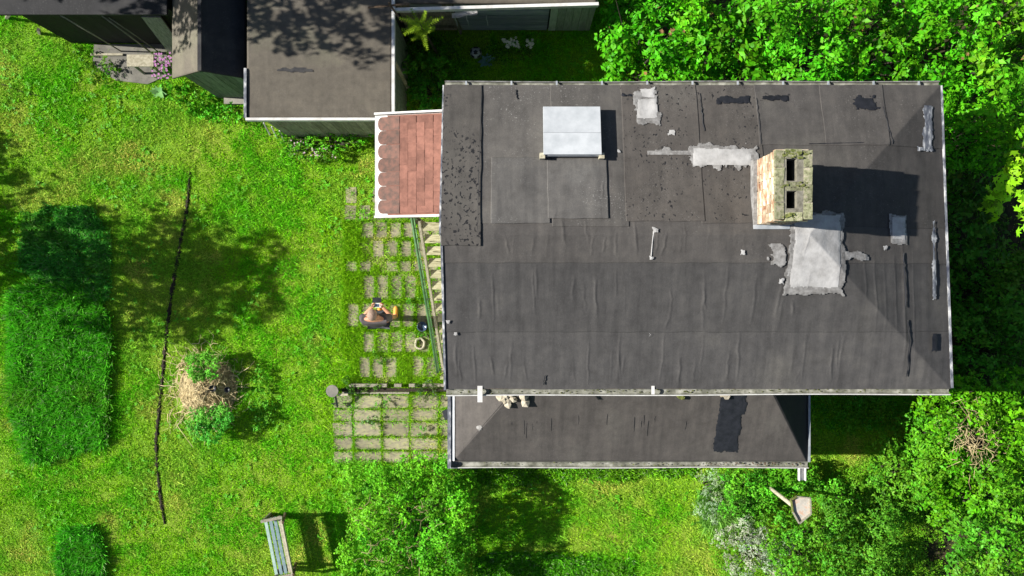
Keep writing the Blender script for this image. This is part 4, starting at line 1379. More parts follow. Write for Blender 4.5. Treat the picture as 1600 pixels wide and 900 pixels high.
# trees standing beyond the frame whose shade falls into it
tag_trees = [
    ('west_tree', 'leafy tree beyond the left edge, shading the middle of the lawn', (-10.85, .62), [(-10.85, .62, 3.0, 1.0), (-10.8, .3, 3.3, .95), (-11.1, .9, 2.2, .95), (-11.6, .9, 1.5, .7), (-11.9, .4, 1.3, .6), (-10.5, 1.0, 3.9, .5), (-10.3, .1, 3.8, .45), (-10.7, -.25, 3.0, .75), (-10.9, -.1, 2.3, .7), (-10.7, 1.2, 3.1, .7), (-11.3, .6, 1.7, .8), (-10.9, .7, 3.6, .65)]),
    ('west_tree', 'tall tree beyond the top left corner, shading the black shed', (-10.2, 6.1), [(-10.2, 6.0, 5.2, 1.3), (-9.3, 5.7, 4.9, 1.1), (-11.0, 6.2, 4.4, 1.2), (-10.0, 6.6, 6.2, 1.1), (-9.4, 6.4, 4.1, 1.0), (-8.7, 4.9, 4.8, .75), (-9.5, 4.9, 4.9, .7)]),
    ('west_tree', 'tall tree beyond the top edge, dappling the shed roofs', (-7.0, 5.9), [(-7.0, 4.95, 5.0, .95), (-6.3, 4.8, 5.2, .7), (-7.7, 4.8, 4.9, .75), (-6.9, 6.2, 5.9, 1.0), (-7.6, 6.3, 4.5, .9), (-5.6, 4.7, 5.0, .45)]),
    ('west_tree', 'small tree beyond the left edge above the unmown strip', (-13.0, 2.2), [(-13.0, 2.2, 2.2, .7), (-13.0, 1.6, 1.9, .6), (-13.1, 2.8, 2.0, .6)]),
]
for (nm, lb, base, cl) in tag_trees:
    t_ = thing(nm, (base[0], base[1], 0), lb, 'tree', 'trees beyond the frame')
    obj_from(crown(cl, .12, DEEP, dens=1.15, name='crown'), 'crown', t_)
    bb = MB()
    ztop = max(c[2] for c in cl)
    bb.tube([(base[0], base[1], -.05), (base[0] + .05, base[1] - .04, ztop * .5), (base[0], base[1], ztop)], [.13, .09, .02], 8)
    for (x, y, z, r) in cl:
        bb.tube([(base[0], base[1], z * .55), (x, y, z + .1)], [.05, .015], 6)
    bb.build('trunk', M['bark'], t_)

# plants near the sheds
def rosette(name, label, cat, px, py, n, L, base, z0=.03, lift=.35, TV=LEAF_V, seed=0, parts=True):
    rg_ = np.random.default_rng(seed)
    x, y, _ = P(px, py)
    t_ = thing(name, (x, y, 0), label, cat)
    for k in range(n):
        a_ = 2 * math.pi * k / n + rg_.uniform(-.3, .3)
        d = np.array([[math.cos(a_), math.sin(a_), lift + rg_.uniform(-.15, .3)]])
        p_ = np.array([[x, y, z0 + .02 * k / n]])
        me = scatter('leaf', TV, LEAF_F, p_, d, np.array([L * rg_.uniform(.7, 1.15)]), leafcol(1, base, .15, .1, 0, rg_), M['leaf'], None, .12, rg_)
        obj_from(me, 'leaf', t_)
    return t_


rosette('dock_plant', 'dock plant with big pale green leaves beside the flower stool', 'plant', 250, 146, 11, .16, (.16, .36, .12), .05, .4, seed=3)
shrub('leafy_plant', 'dark leafy plants at the foot of the gabled shed front', 'plant', poly_clumps([(255, 130), (300, 130), (350, 160), (375, 185), (320, 180), (265, 160)], .25, .13, 18, .4, 91), .05, (.06, .34, .01), None, False, dens=1.0)
shrub('leafy_plant', 'small weeds at the corner of the black shed and the concrete pad', 'plant', poly_clumps([(105, 72), (150, 80), (180, 110), (165, 130), (135, 115)], .18, .12, 11, .4, 92), .035, (.05, .19, .008), None, False, dens=.7)
fl_ = shrub('pink_flowers', 'pink flowering plant between stool and gabled shed', 'flowers', poly_clumps([(236, 84), (266, 82), (268, 120), (240, 122)], .45, .11, 9, .3, 93), .03, (.05, .15, .02), None, False, dens=.6)


blooms(fl_, [(234, 84), (268, 82), (270, 124), (238, 124)], .5, 60, .025, (.50, .22, .48), 5)
# courtyard plants
yuc = rosette('spiky_shrub', 'spiky yellow-green young conifer in the courtyard corner', 'shrub', 686, 88, 1, .01, (.2, .34, .02), seed=9)
pos, dr, sz = [], [], []
cx_, cy_, _ = P(686, 88)
rg_ = np.random.default_rng(8)
tipx, tipy, tipz = P(658, 42, 2.35)
for k in range(17):
    a_ = rg_.uniform(0, 6.28)
    l_ = rg_.uniform(.16, .36)
    z0 = rg_.uniform(1.9, 2.5)
    for q in range(10):
        t_ = q / 9
        p_ = np.array([tipx + math.cos(a_) * l_ * t_, tipy + math.sin(a_) * l_ * t_, z0 + .12 * t_])
        for s_ in (-1, 1, 0):
            pos.append(p_)
            dr.append((math.cos(a_ + s_ * .9), math.sin(a_ + s_ * .9), .3))
            sz.append(.075 * (1.1 - .5 * t_))
obj_from(scatter('sprays', NARROW_V, LEAF_F, np.array(pos), np.array(dr), np.array(sz), leafcol(len(pos), (.22, .36, .015), .15, .1), M['leaf'], None, .3), 'sprays', yuc)
MB().tube([(cx_, cy_, 0), (tipx, tipy, 2.45)], [.03, .01], 6).build('trunk', M['bark'], yuc)
shrub('courtyard_weeds', 'tall dark growth along the flat shed wall behind the young conifer', 'weeds', poly_clumps([(640, 90), (690, 85), (715, 130), (690, 165), (650, 170)], .9, .2, 12, .4, 194), .055, (.05, .26, .012), None, True, dens=.8)
shrub('courtyard_weeds', 'dark weeds filling the shaded courtyard corner', 'weeds', poly_clumps([(640, 60), (700, 60), (725, 100), (715, 135), (660, 170), (640, 140)], .5, .17, 22, .4, 94), .045, (.04, .15, .012), None, False, dens=.7)
wf = shrub('white_flowers', 'white flowering plant below the blue-grey boards', 'flowers', poly_clumps([(762, 70), (830, 62), (832, 82), (790, 92), (765, 90)], .5, .13, 12, .3, 95), .04, (.04, .15, .012), None, False, dens=.7)
blooms(wf, [(784, 62), (806, 58), (812, 74), (788, 74)], .62, 26, .035, (.75, .72, .60), 6)
blooms(wf, [(821, 62), (834, 60), (834, 76), (822, 76)], .62, 14, .035, (.75, .72, .60), 7)
rosette('blue_leaf_plant', 'bluish broad-leaved plant beside the football', 'plant', 761, 97, 12, .17, (.12, .24, .26), .05, .5, seed=4)
# football
fx, fy, _ = P(744, 85)
bmf = bmesh.new()
bmesh.ops.create_uvsphere(bmf, u_segments=24, v_segments=16, radius=.11)
mf = bpy.data.meshes.new('football')
mf.materials.append(M['white_metal'])
mf.materials.append(M['dark_plastic'])
phi = (1 + 5 ** .5) / 2
ico = [Vector(p).normalized() for s1 in (1, -1) for s2 in (phi, -phi) for p in ((0, s1, s2), (s1, s2, 0), (s2, 0, s1))]
rot = Matrix.Rotation(.35, 3, 'X')
for f in bmf.faces:
    f.smooth = True
    c_ = rot @ f.calc_center_median().normalized()
    if max(c_.dot(i_) for i_ in ico) > .93:
        f.material_index = 1
bmf.to_mesh(mf)
fo = link(bpy.data.objects.new('football', mf), None, Matrix.Translation((fx, fy, .12)))
tag(fo, 'white football with dark patches lying in the shaded courtyard', 'ball')
# bed and vine along the flat shed, white stakes
shrub('wall_vine', 'sparse vine in front of the flat shed wall', 'vine', poly_clumps([(430, 205), (585, 196), (586, 225), (540, 240), (470, 250), (435, 235)], .35, .10, 32, .5, 96), .05, (.08, .36, .01), None, True, dens=.75)
wv = shrub('pale_flowers', 'low plants with small pale pink flowers in the bed by the flat shed', 'flowers', poly_clumps([(450, 215), (520, 225), (530, 250), (460, 248)], .2, .10, 12, .4, 97), .03, (.10, .22, .03), None, False, dens=.5)
blooms(wv, [(450, 215), (520, 228), (525, 250), (455, 245)], .25, 40, .02, (.6, .45, .5), 9)
for i_, (px, py, hh) in enumerate(((422, 211, .35), (433, 216, .30), (445, 222, .30))):
    a_ = P(px, py)
    lb = ('white stake by the flat shed corner, leftmost of three', 'middle white stake of three below the flat shed', 'white stake nearest the vine, rightmost of three')[i_]
    tag(MB().beam(a_, (a_[0] - .02, a_[1] + .16, hh), .022, .022).build('white_stake', M['white_paint']), lb, 'stake', 'white stakes by the flat shed')
# plank stool
ps = thing('plank_stool', P(220, 100), 'small pale wooden plank stool on the concrete pad by pink flowers', 'stool')
a_, c_ = P(198, 85, .45), P(240, 104, .45)
ang = R(-4)
MB().box(a_[0], c_[0], c_[1], a_[1], .415, .45).build('seat', M['wood_pale'], ps, bevel=.006)
for (x, y) in ((a_[0] + .04, a_[1] - .05), (c_[0] - .05, a_[1] - .05), (a_[0] + .12, c_[1] + .03), (c_[0] - .05, c_[1] + .03)):
    MB().beam((x + .02, y - .05, .03), (x, y, .414), .035, .035).build('leg', M['wood_grey'], ps)

# ------------------------------------------------------------------ twig heap on the lawn
tp = thing('twig_heap', P(320, 610), 'heap of dry twigs and straw with green tufts on the lawn', 'heap')
hx, hy, _ = P(325, 608)
n = 40
u, v = np.meshgrid(np.linspace(-1, 1, n), np.linspace(-1, 1, n))
rr = np.hypot(u, v)
Zm = .30 * np.clip(1 - rr ** 2, 0, 1) * (.75 + .5 * vnoise(u + 3, v + 3, 3, 2)) - .01
M['straw'] = pmat('straw_mound', (0.09, 0.065, 0.03), (0.27, 0.215, 0.11), 14, 0.95, bmp=0.8, c3=(0.42, 0.34, 0.19))
obj_from(sheet_mesh('mound', hx + u * .56, hy + v * .58, Zm, .0, M['straw']), 'mound', tp)
bb = MB()
rg = random.Random(21)
for k in range(520):
    a_ = rg.uniform(0, 6.28)
    q = rg.random() ** .6
    q *= 1.15 if k % 5 else 1.45
    x, y = hx + math.cos(a_) * q * .62 - .06, hy + math.sin(a_) * q * .64
    z = .32 * max(0, 1 - (q * 1.1) ** 2) + rg.uniform(.0, .07)
    d = rg.uniform(0, 6.28)
    l_ = rg.uniform(.08, .30)
    if k % 22 == 0:
        l_ = rg.uniform(.45, .75)
    bend = rg.uniform(-.8, .8)
    pts = [(x, y, z), (x + l_ * .5 * math.cos(d), y + l_ * .5 * math.sin(d), z + rg.uniform(-.02, .06)), (x + l_ * math.cos(d + bend), y + l_ * math.sin(d + bend), max(.01, z + rg.uniform(-.08, .05)))]
    r_ = rg.choice((.003, .004, .004, .006, .008))
    bb.tube(pts, [r_, r_, r_ * .5], 4)
M['straw_twig'] = pmat('straw_twig', (0.34, 0.26, 0.13), (0.58, 0.49, 0.29), 5, 0.9, bmp=0.0)
bb.build('twigs', M['straw_twig'], tp)['kind'] = 'stuff'
for (px, py, dx) in ((329, 608, .06), (352, 610, .05)):
    x, y, _ = P(px, py, .45)
    MB().lathe((x, y, .30), [(.0, .02), (dx * .8, .025), (dx, .06), (dx * 1.05, .06), (dx * .9, -.05), (0, -.05)], 14).build('dark_pot', M['dark_plastic'], tp, True)
shrub('leafy_tuft', 'bright green tuft on the upper side of the twig heap', 'plant', poly_clumps([(290, 556), (334, 554), (338, 588), (298, 592)], .52, .12, 14, .2, 98), .034, (.09, .40, .025), None, False, dens=1.6)
shrub('leafy_tuft', 'rounded green tuft on the lower side of the twig heap', 'plant', poly_clumps([(295, 645), (340, 632), (358, 655), (347, 684), (303, 684)], .5, .13, 18, .2, 99), .034, (.08, .40, .035), None, False, dens=1.6)
shrub('leafy_tuft', 'shaded green growth right of the twig heap', 'plant', poly_clumps([(392, 565), (412, 565), (425, 640), (415, 680), (380, 680), (398, 620)], .2, .11, 12, .3, 100), .032, (.07, .30, .015), None, False, dens=1.0)

# ------------------------------------------------------------------ bench
be = thing('garden_bench', P(438, 858), 'old garden bench with mint and blue slats on the lawn', 'bench')
ang = math.atan2(8.5, 90)
bx, by, _ = P(440, 852, .40)
BM = Matrix.Translation((bx, by, 0)) @ Matrix.Rotation(R(11.5), 4, 'Z')


def bpart(mb, name, mat, bev=.004):
    o = bpy.data.objects.new(name, mb.mesh(name, M[mat]))
    link(o, be, BM)
    bv = o.modifiers.new('bevel', 'BEVEL')
    bv.width = bev
    bv.segments = 2
    return o


HL = .53
for (xo, w_, m_) in ((-.205, .058, 'bench_mint'), (-.115, .062, 'bench_blue'), (-.03, .06, 'bench_blue'), (.052, .062, 'wood_pale')):
    bpart(MB().box(xo - w_ / 2, xo + w_ / 2, -HL, HL, .36, .383), 'seat_slat', m_)
for (xo, z0, z1, m_) in ((.125, .45, .585, 'bench_mint'), (.165, .60, .74, 'wood_pale')):
    bpart(MB().add([(xo - .012, -HL, z0), (xo + .012, -HL, z0), (xo + .012 + .03, -HL, z1), (xo - .012 + .03, -HL, z1), (xo - .012, HL, z0), (xo + .012, HL, z0), (xo + .012 + .03, HL, z1), (xo - .012 + .03, HL, z1)],
                   [(0, 1, 2, 3), (7, 6, 5, 4), (0, 4, 5, 1), (1, 5, 6, 2), (2, 6, 7, 3), (3, 7, 4, 0)]), 'back_slat', m_)
for yy in (-HL + .05, HL - .05):
    bpart(MB().box(-.21, -.16, yy - .025, yy + .025, 0, .358), 'leg', 'wood_brown')
    bpart(MB().beam((.06, yy, 0), (.215, yy, .75), .05, .04, (1, 0, 0)), 'leg', 'wood_brown')
    bpart(MB().box(-.22, .12, yy - .02, yy + .02, .315, .358), 'seat_rail', 'wood_brown')
for yy in (-HL - .0, HL + .0):
    bpart(MB().box(-.24, .16, yy - .026, yy + .026, .52, .55), 'armrest', 'wood_grey')
    bpart(MB().box(-.23, -.19, yy - .02, yy + .02, .0, .518), 'arm_post', 'wood_grey')

# ------------------------------------------------------------------ round-topped stand and timber edging by the patio
sd = thing('garden_stand', P(527, 618), 'grey round-topped stand with small board at the patio edge', 'stand')
x, y, _ = P(519, 611, .3)
MB().prism([(x + .115 * math.cos(k * .5236), y + .115 * math.sin(k * .5236)) for k in range(12)], .28, .31).build('round_top', M['concrete'], sd)
MB().tube([(x + .02, y + .0, 0), (x, y, .279)], .03, 8).build('post', M['wood_brown'], sd)
a_, c_ = P(528, 617, .28), P(543, 617, .28)
MB().box(a_[0], c_[0], a_[1] - .02, a_[1] + .02, .24, .265).build('board', M['wood_pale'], sd)
a_ = P(526, 628, .2)
MB().beam((a_[0], a_[1] + .12, .30), (a_[0], a_[1] - .10, .12), .03, .03).build('bracket', M['dark_plastic'], sd)
MB().beam((a_[0] - .11, a_[1] - .04, .15), (a_[0] + .02, a_[1] - .04, .15), .02, .02).build('bracket', M['dark_plastic'], sd)
ed = thing('timber_edging', P(612, 604), 'dark timber edging with gaps between upper and lower patio', 'edging')
for k, (x0, x1) in enumerate(((545, 604), (616, 627), (639, 648), (660, 700))):
    a_, c_ = P(x0, 599, .16), P(x1, 604, .16)
    MB().box(a_[0], c_[0], a_[1] - .07, a_[1] - .01, 0, .16 + random.uniform(-.02, .02)).build('timber', M['wood_grey'], ed)
a_, c_ = P(536, 606), P(700, 606)
MB().box(a_[0], c_[0], a_[1] - .06, a_[1] - .0, 0, .10).build('timber', M['soil'], ed)
a_, c_ = P(536, 613), P(640, 613)
MB().box(a_[0], c_[0], a_[1] - .02, a_[1] + .015, 0, .09).build('timber', M['wood_grey'], ed)
shrub('edging_shrub', 'small dark shrub growing at the timber edging near the annex', 'shrub', poly_clumps([(652, 600), (682, 598), (684, 622), (660, 628)], .4, .09, 9, .3, 101), .025, (.04, .10, .03), None, True, dens=.6)
shrub('edging_shrub', 'low dark growth at the timber edging beside the round-topped stand', 'shrub', poly_clumps([(535, 595), (600, 600), (590, 612), (540, 612)], .22, .09, 10, .3, 102), .03, (.05, .15, .012), None, False, dens=.6)
# pot and ring by the stairs
x, y, _ = P(660, 510, .1)
tag(MB().lathe((x, y, 0), [(0, 0), (.06, 0), (.085, .16), (.095, .16), (.085, .13), (.06, .10), (0, .10)], 20).build('plant_pot', M['glass_screen'], None, True), 'dark blue round pot beside the stair foot', 'pot')
x, y, _ = P(656, 537, .05)
rgp = [(x + (.085 + .008 * math.sin(k * 1.7)) * math.cos(k * .4488), y + (.10 + .008 * math.cos(k * 2.1)) * math.sin(k * .4488), .05 + .012 * math.sin(k * 1.3)) for k in range(14)]
tag(MB().tube(rgp + [rgp[0]], [.018 + .010 * random.random() for _ in range(15)], 7, False).build('pale_ring', M['wood_pale'], None, True), 'pale knobbly ring lying on the patio by the stairs', 'ring')
tag(MB().add(*(lambda q: (q.v, q.f))(MB().beam(P(696, 641, .05), P(700, 655, .12), .12, .05))).build('dark_stone', M['dark_plastic']), 'small dark stone lying against the annex side', 'stone')

# ------------------------------------------------------------------ bird table on a post
bt = thing('bird_table', P(1192, 752), 'weathered pale bird table on a wooden post among low shrubs', 'bird table')
gx_, gy_, _ = P(1188, 750)
tx, ty = gx_ + .05, gy_ - .05
MB().tube([(gx_, gy_, 0), (tx, ty, 1.62)], .035, 8).build('post', M['wood_pale'], bt, True)
q = [P(px, py, 1.72)[:2] for px, py in ((1236, 781), (1245, 776), (1266, 778), (1267, 803), (1249, 818), (1239, 800))]
MB().prism(q[::-1], 1.66, 1.69).build('tray', M['rust'], bt)
for k in range(6):
    p_, p2 = q[k], q[(k + 1) % 6]
    MB().beam((p_[0], p_[1], 1.71), (p2[0], p2[1], 1.71), .022, .05).build('rim', M['moss'] if k in (0, 5) else M['wood_grey'], bt)
MB().beam((tx, ty, 1.62), ((q[0][0] + q[3][0]) / 2, (q[0][1] + q[3][1]) / 2, 1.65), .05, .03).build('bracket', M['wood_grey'], bt)

# ------------------------------------------------------------------ person
pc = P(604, 497)
person = thing('person', pc, 'person in dark shirt and orange shoes holding a controller on the patio', 'person')
PM = Matrix.Translation(pc)


def skinned(name, verts, edges, radii, mat, sub=2, extra=None):
    me = bpy.data.meshes.new(name)
    me.from_pydata(verts, edges, [])
    o = bpy.data.objects.new(name, me)
    COL.objects.link(o)
    sm = o.modifiers.new('skin', 'SKIN')
    sm.use_smooth_shade = True
    for i_, r_ in enumerate(radii):
        me.skin_vertices[0].data[i_].radius = (r_, r_) if not hasattr(r_, '__len__') else r_
    me.skin_vertices[0].data[0].use_root = True
    s2 = o.modifiers.new('sub', 'SUBSURF')
    s2.levels = sub
    s2.render_levels = sub
    dg = bpy.context.evaluated_depsgraph_get()
    m2 = bpy.data.meshes.new_from_object(o.evaluated_get(dg))
    bpy.data.objects.remove(o)
    if extra is not None:
        e_ = extra.mesh('extra', mat, True)
        bm_ = bmesh.new()
        bm_.from_mesh(m2)
        bm_.from_mesh(e_)
        bm_.to_mesh(m2)
        bm_.free()
    m2.materials.clear()
    m2.materials.append(mat)
    m2.polygons.foreach_set('use_smooth', [True] * len(m2.polygons))
    m2.name = name
    o2 = bpy.data.objects.new(name, m2)
    link(o2, person, PM)
    return o2


HND_L, HND_R = (-.075, .235, 1.14), (.095, .235, 1.14)
ELB_L, ELB_R = (-.25, .05, 1.12), (.265, .05, 1.12)
SHO_L, SHO_R = (-.185, .03, 1.42), (.185, .03, 1.42)
bv_ = [(0, 0, .95), (0, .0, 1.15), (0, .02, 1.36), (0, .06, 1.49), (0, .105, 1.585), (0, .135, 1.655), (0, .14, 1.70),
       SHO_L, ELB_L, (-.15, .17, 1.13), HND_L, SHO_R, ELB_R, (.16, .17, 1.13), HND_R,
       (-.10, 0, .88), (-.12, .03, .48), (-.13, 0, .09), (-.135, .12, .04), (.10, 0, .88), (.15, .04, .48), (.17, .02, .09), (.18, .14, .04)]
be_ = [(0, 1), (1, 2), (2, 3), (3, 4), (4, 5), (5, 6), (2, 7), (7, 8), (8, 9), (9, 10), (2, 11), (11, 12), (12, 13), (13, 14), (0, 15), (15, 16), (16, 17), (17, 18), (0, 19), (19, 20), (20, 21), (21, 22)]
br_ = [(.15, .11), (.14, .105), (.16, .11), .058, .082, (.088, .10), (.06, .07), .06, .043, .034, .034, .06, .043, .034, .034, .085, .055, .042, .04, .085, .055, .042, .04]
ex = MB()
for (hx_, s_) in ((HND_L, 1), (HND_R, -1)):
    h = Vector(hx_)
    for k in range(4):
        a0 = h + Vector((s_ * .0, .015 + .0, -.025 + k * .019))
        ln = (.85, 1.0, .95, .75)[k] if s_ else 1
        ex.tube([a0, a0 + Vector((-s_ * .01, .035 * ln, 0)), a0 + Vector((s_ * .02, .055 * ln, 0)), a0 + Vector((s_ * .045, .05 * ln, 0))], [.0095, .009, .0085, .006], 6)
    ex.tube([h + Vector((0, -.01, .02)), h + Vector((s_ * .02, .02, .045)), h + Vector((s_ * .04, .04, .045))], [.011, .0095, .007], 6)
ex.tube([(0, .225, 1.62), (0, .245, 1.60), (0, .225, 1.59)], [.008, .014, .012], 6)
for s_ in (-1, 1):
    ex.tube([(s_ * .088, .11, 1.655), (s_ * .097, .10, 1.635), (s_ * .088, .105, 1.605)], [.012, .016, .010], 6)
body = skinned('body', bv_, be_, br_, M['skin'], 2, ex)
skinned('shirt', [(0, 0, .92), (0, .0, 1.15), (0, .02, 1.36), (0, .045, 1.44), SHO_L, (-.245, .065, 1.20), SHO_R, (.245, .065, 1.20)],
        [(0, 1), (1, 2), (2, 3), (2, 4), (4, 5), (2, 6), (6, 7)], [(.185, .14), (.18, .14), (.195, .14), (.09, .08), .085, .068, .085, .068], M['shirt'], 2)
skinned('shorts', [(0, 0, .93), (-.105, .005, .86), (-.125, .03, .52), (.105, .005, .86), (.15, .04, .52)], [(0, 1), (1, 2), (0, 3), (3, 4)], [(.17, .125), .105, .09, .105, .09], M['shorts'], 2)
for (fx_, fy_) in ((-.13, .05), (.175, .07)):
    skinned('shoe', [(fx_, fy_ - .08, .055), (fx_, fy_, .06), (fx_ + .004, fy_ + .10, .045), (fx_ + .008, fy_ + .16, .035)], [(0, 1), (1, 2), (2, 3)], [.045, .05, .05, .036], M['shoe'], 2)
bmh = bmesh.new()
bmesh.ops.create_uvsphere(bmh, u_segments=20, v_segments=12, radius=1)
bmesh.ops.delete(bmh, geom=[v_ for v_ in bmh.verts if v_.co.z < -.15 - .0 + (.55 if v_.co.y > .45 else 0)], context='VERTS')
for v_ in bmh.verts:
    v_.co = Vector((v_.co.x * .087, v_.co.y * .108 + .118, v_.co.z * .095 + 1.665))
mh = bpy.data.meshes.new('hair')
bmh.to_mesh(mh)
mh.materials.append(M['hair'])
mh.polygons.foreach_set('use_smooth', [True] * len(mh.polygons))
link(bpy.data.objects.new('hair', mh), person, PM)
rc = thing('remote_controller', (pc[0], pc[1] + .33, 1.08), 'pale remote controller with dark tablet held in the person hands', 'controller')
for (args, nm, mt) in (((-.085, .085, 0.225, .305, 1.115, 1.155), 'controller_body', 'pale_plastic'), ((-.075, .075, 0.31, .40, 1.13, 1.145), 'tablet', 'dark_plastic'), ((-.035, .035, 0.235, .285, 1.156, 1.162), 'screen', 'glass_screen')):
    o = bpy.data.objects.new(nm, MB().box(*args).mesh(nm, M[mt]))
    link(o, rc, PM)

# ------------------------------------------------------------------ lawn: grass blades
def blades(name, n, box, hfun, keep, colfun, wid, lean=.8, mat=None, seed=0, zfun=None):
    rg_ = np.random.default_rng(seed)
    X = rg_.uniform(box[0], box[1], n)
    Y = rg_.uniform(box[2], box[3], n)
    px, py = 800 + X * FPX / CAM_H, 450 - Y * FPX / CAM_H
    k = keep(px, py, X, Y, rg_)
    X, Y, px, py = X[k], Y[k], px[k], py[k]
    n = len(X)
    h = hfun(px, py, X, Y, rg_)
    a = rg_.uniform(0, 2 * np.pi, n)
    tl_ = rg_.uniform(.15, lean, n) * h
    b_ = rg_.uniform(0, 2 * np.pi, n)
    w = wid * rg_.uniform(.6, 1.3, n)
    z0 = zfun(px, py, X, Y) if zfun is not None else np.zeros(n)
    V = np.empty((n, 3, 3))
    V[:, 0] = np.stack([X - np.cos(a) * w, Y - np.sin(a) * w, z0], -1)
    V[:, 1] = np.stack([X + np.cos(a) * w, Y + np.sin(a) * w, z0], -1)
    V[:, 2] = np.stack([X + np.cos(b_) * tl_, Y + np.sin(b_) * tl_, z0 + h], -1)
    C = np.repeat(colfun(px, py, X, Y, rg_), 3, 0)
    F = np.arange(3 * n).reshape(-1, 3)
    return obj_from(np_mesh(name, V.reshape(-1, 3), F, C, (mat or M['grass'],)), name)


FOOT = [(-0.95, 6.1, -1.3, 2.75), (AX0 + .1, AX1 - .1, AY0 + .1, WY0), (fx0 + .1, fx1 - .08, fy0 + .08, 6), (gx0 + .06, gx1, gy0 + .12, 6), (bx0, bx1, by0, 7), (lx0, lx1, ly0 + .05, 7)]


def built(X, Y):
    m_ = np.zeros(X.shape, bool)
    for (a_, b_, c_, d_) in FOOT:
        m_ |= (X > a_) & (X < b_) & (Y > c_) & (Y < d_)
    return m_


def on_slab(px, py, g=0.):
    m_ = np.zeros(px.shape, bool)
    for (x0, y0, x1, y1) in SLABS:
        m_ |= (px > x0 + g) & (px < x1 - g) & (py > y0 + g) & (py < y1 - g)
    return m_


PATIO = [(536, 345), (690, 345), (735, 345), (735, 724), (520, 724), (520, 612), (532, 600)]
PADP = [(150, 70), (146, 104), (182, 127), (232, 132), (262, 118), (262, 70)]


def keep_lawn(px, py, X, Y, rg_):
    k = ~built(X, Y)
    k &= ~inpoly(X, Y, BEDS[0]) | (rg_.random(len(px)) < .05)
    k &= segdist(px, py, TRENCH) > 1.3 + 2.4 * rg_.random(len(px))
    s = on_slab(px, py, 1.6)
    moss_ = fbm(X + 60, Y + 60, 2.2, 31)
    edge_ = np.clip((575 - px) / 40, 0, 1) * .25
    k &= ~s | (rg_.random(len(px)) < np.clip((moss_ + edge_ - np.where(py > 612, .50, .36)) * 2.6, 0.012, .8))
    k &= ~inpoly(px, py, PADP) | (rg_.random(len(px)) < .06)
    bare = fbm(X + 80, Y + 80, .9, 44)
    k &= rg_.random(len(px)) < np.clip(1.35 - bare * .75, .35, 1)
    heap_ = ((px - 320) / 52) ** 2 + ((py - 612) / 55) ** 2 < 1
    k &= ~heap_ | (rg_.random(len(px)) < .1)
    return k


def h_lawn(px, py, X, Y, rg_):
    t1 = fbm(X + 10, Y + 10, 2.4, 12)
    h = .026 + .045 * np.clip((t1 - .38) * 2.4, 0, 1) + .045 * (vnoise(X + 21, Y + 13, 9, 41) - .35)
    h = np.maximum(h, .014) * .85
    h = np.where((px > 500) & (px < 740) & (py > 330) & (py < 725), .025 + .045 * fbm(X + 5, Y + 5, 4, 3), h)
    h = np.where(px > 880, h * 1.15, h)
    return h * rg_.uniform(.6, 1.3, len(px))


def c_lawn(px, py, X, Y, rg_):
    n = len(px)
    t1 = fbm(X + 10, Y + 10, 2.4, 12)       # tufts: greener where taller
    t2 = fbm(X + 90, Y + 40, .55, 17)       # broad dry areas
    t3 = fbm(X + 33, Y + 71, 1.5, 23)       # small straw patches
    yel = np.array([.225, .475, .004])
    grn = np.array([.12, .46, .006])
    stw = np.array([.52, .49, .10])
    t4 = vnoise(X + 21, Y + 13, 9, 41) * .6 + vnoise(X + 5, Y + 3, 21, 42) * .4
    f = np.clip((t1 - .32) * 2.6 + (t4 - .5) * 1.5, 0, 1)[:, None]
    c = yel * (1 - f) + grn * f
    d = np.clip((t2 - .52) * 2.0, 0, .3) + np.clip((t3 - .60) * 4.0, 0, .7)
    south = (py > 725) & (px > 730) & (px < 1120)
    d = np.where(south, d + .30 * np.clip((fbm(X + 61, Y + 12, 1.1, 29) - .40) * 5, 0, 1.6), d)
    lush = ((px > 520) & (px < 1000) & (py > 862)) | ((px > 350) & (px < 560) & (py > 180) & (py < 270))
    d = np.where(lush, 0, d)
    d = (np.clip(d, 0, .9) * rg_.uniform(.3, 1.3, n)).clip(0, 1)[:, None]
    c = c * (1 - d) + stw * d
    c *= rg_.normal(1, .27, (n, 1)).clip(.4, 1.8)
    return c


lawn = blades('lawn_grass', 1150000, (-10.6, 9.6, -6.4, 6.2), h_lawn, keep_lawn, c_lawn, .0070, 1.9, seed=5)
tag(lawn, 'short yellow-green lawn grass with straw patches', 'grass', None, 'stuff')
# slab joints: tufts
def keep_joint(px, py, X, Y, rg_):
    k = inpoly(px, py, PATIO) & ~on_slab(px, py, .8)
    k &= fbm(X + 15, Y + 15, 3.0, 51) > np.where(py > 612, .44, .34)
    return k & ~built(X, Y)


jt = blades('joint_grass', 110000, (-3.4, -.7, -3.35, 1.35), lambda px, py, X, Y, r_: .035 + .075 * r_.random(len(px)) * fbm(X + 2, Y + 2, 5, 8) * 2, keep_joint,
            lambda px, py, X, Y, r_: (np.array([[.24, .49, .012]]) * r_.normal(1, .25, (len(px), 1)).clip(.4, 1.6)), .006, 1.0, seed=6)
tag(jt, 'tufts of grass growing in the joints between the paving slabs', 'grass', None, 'stuff')

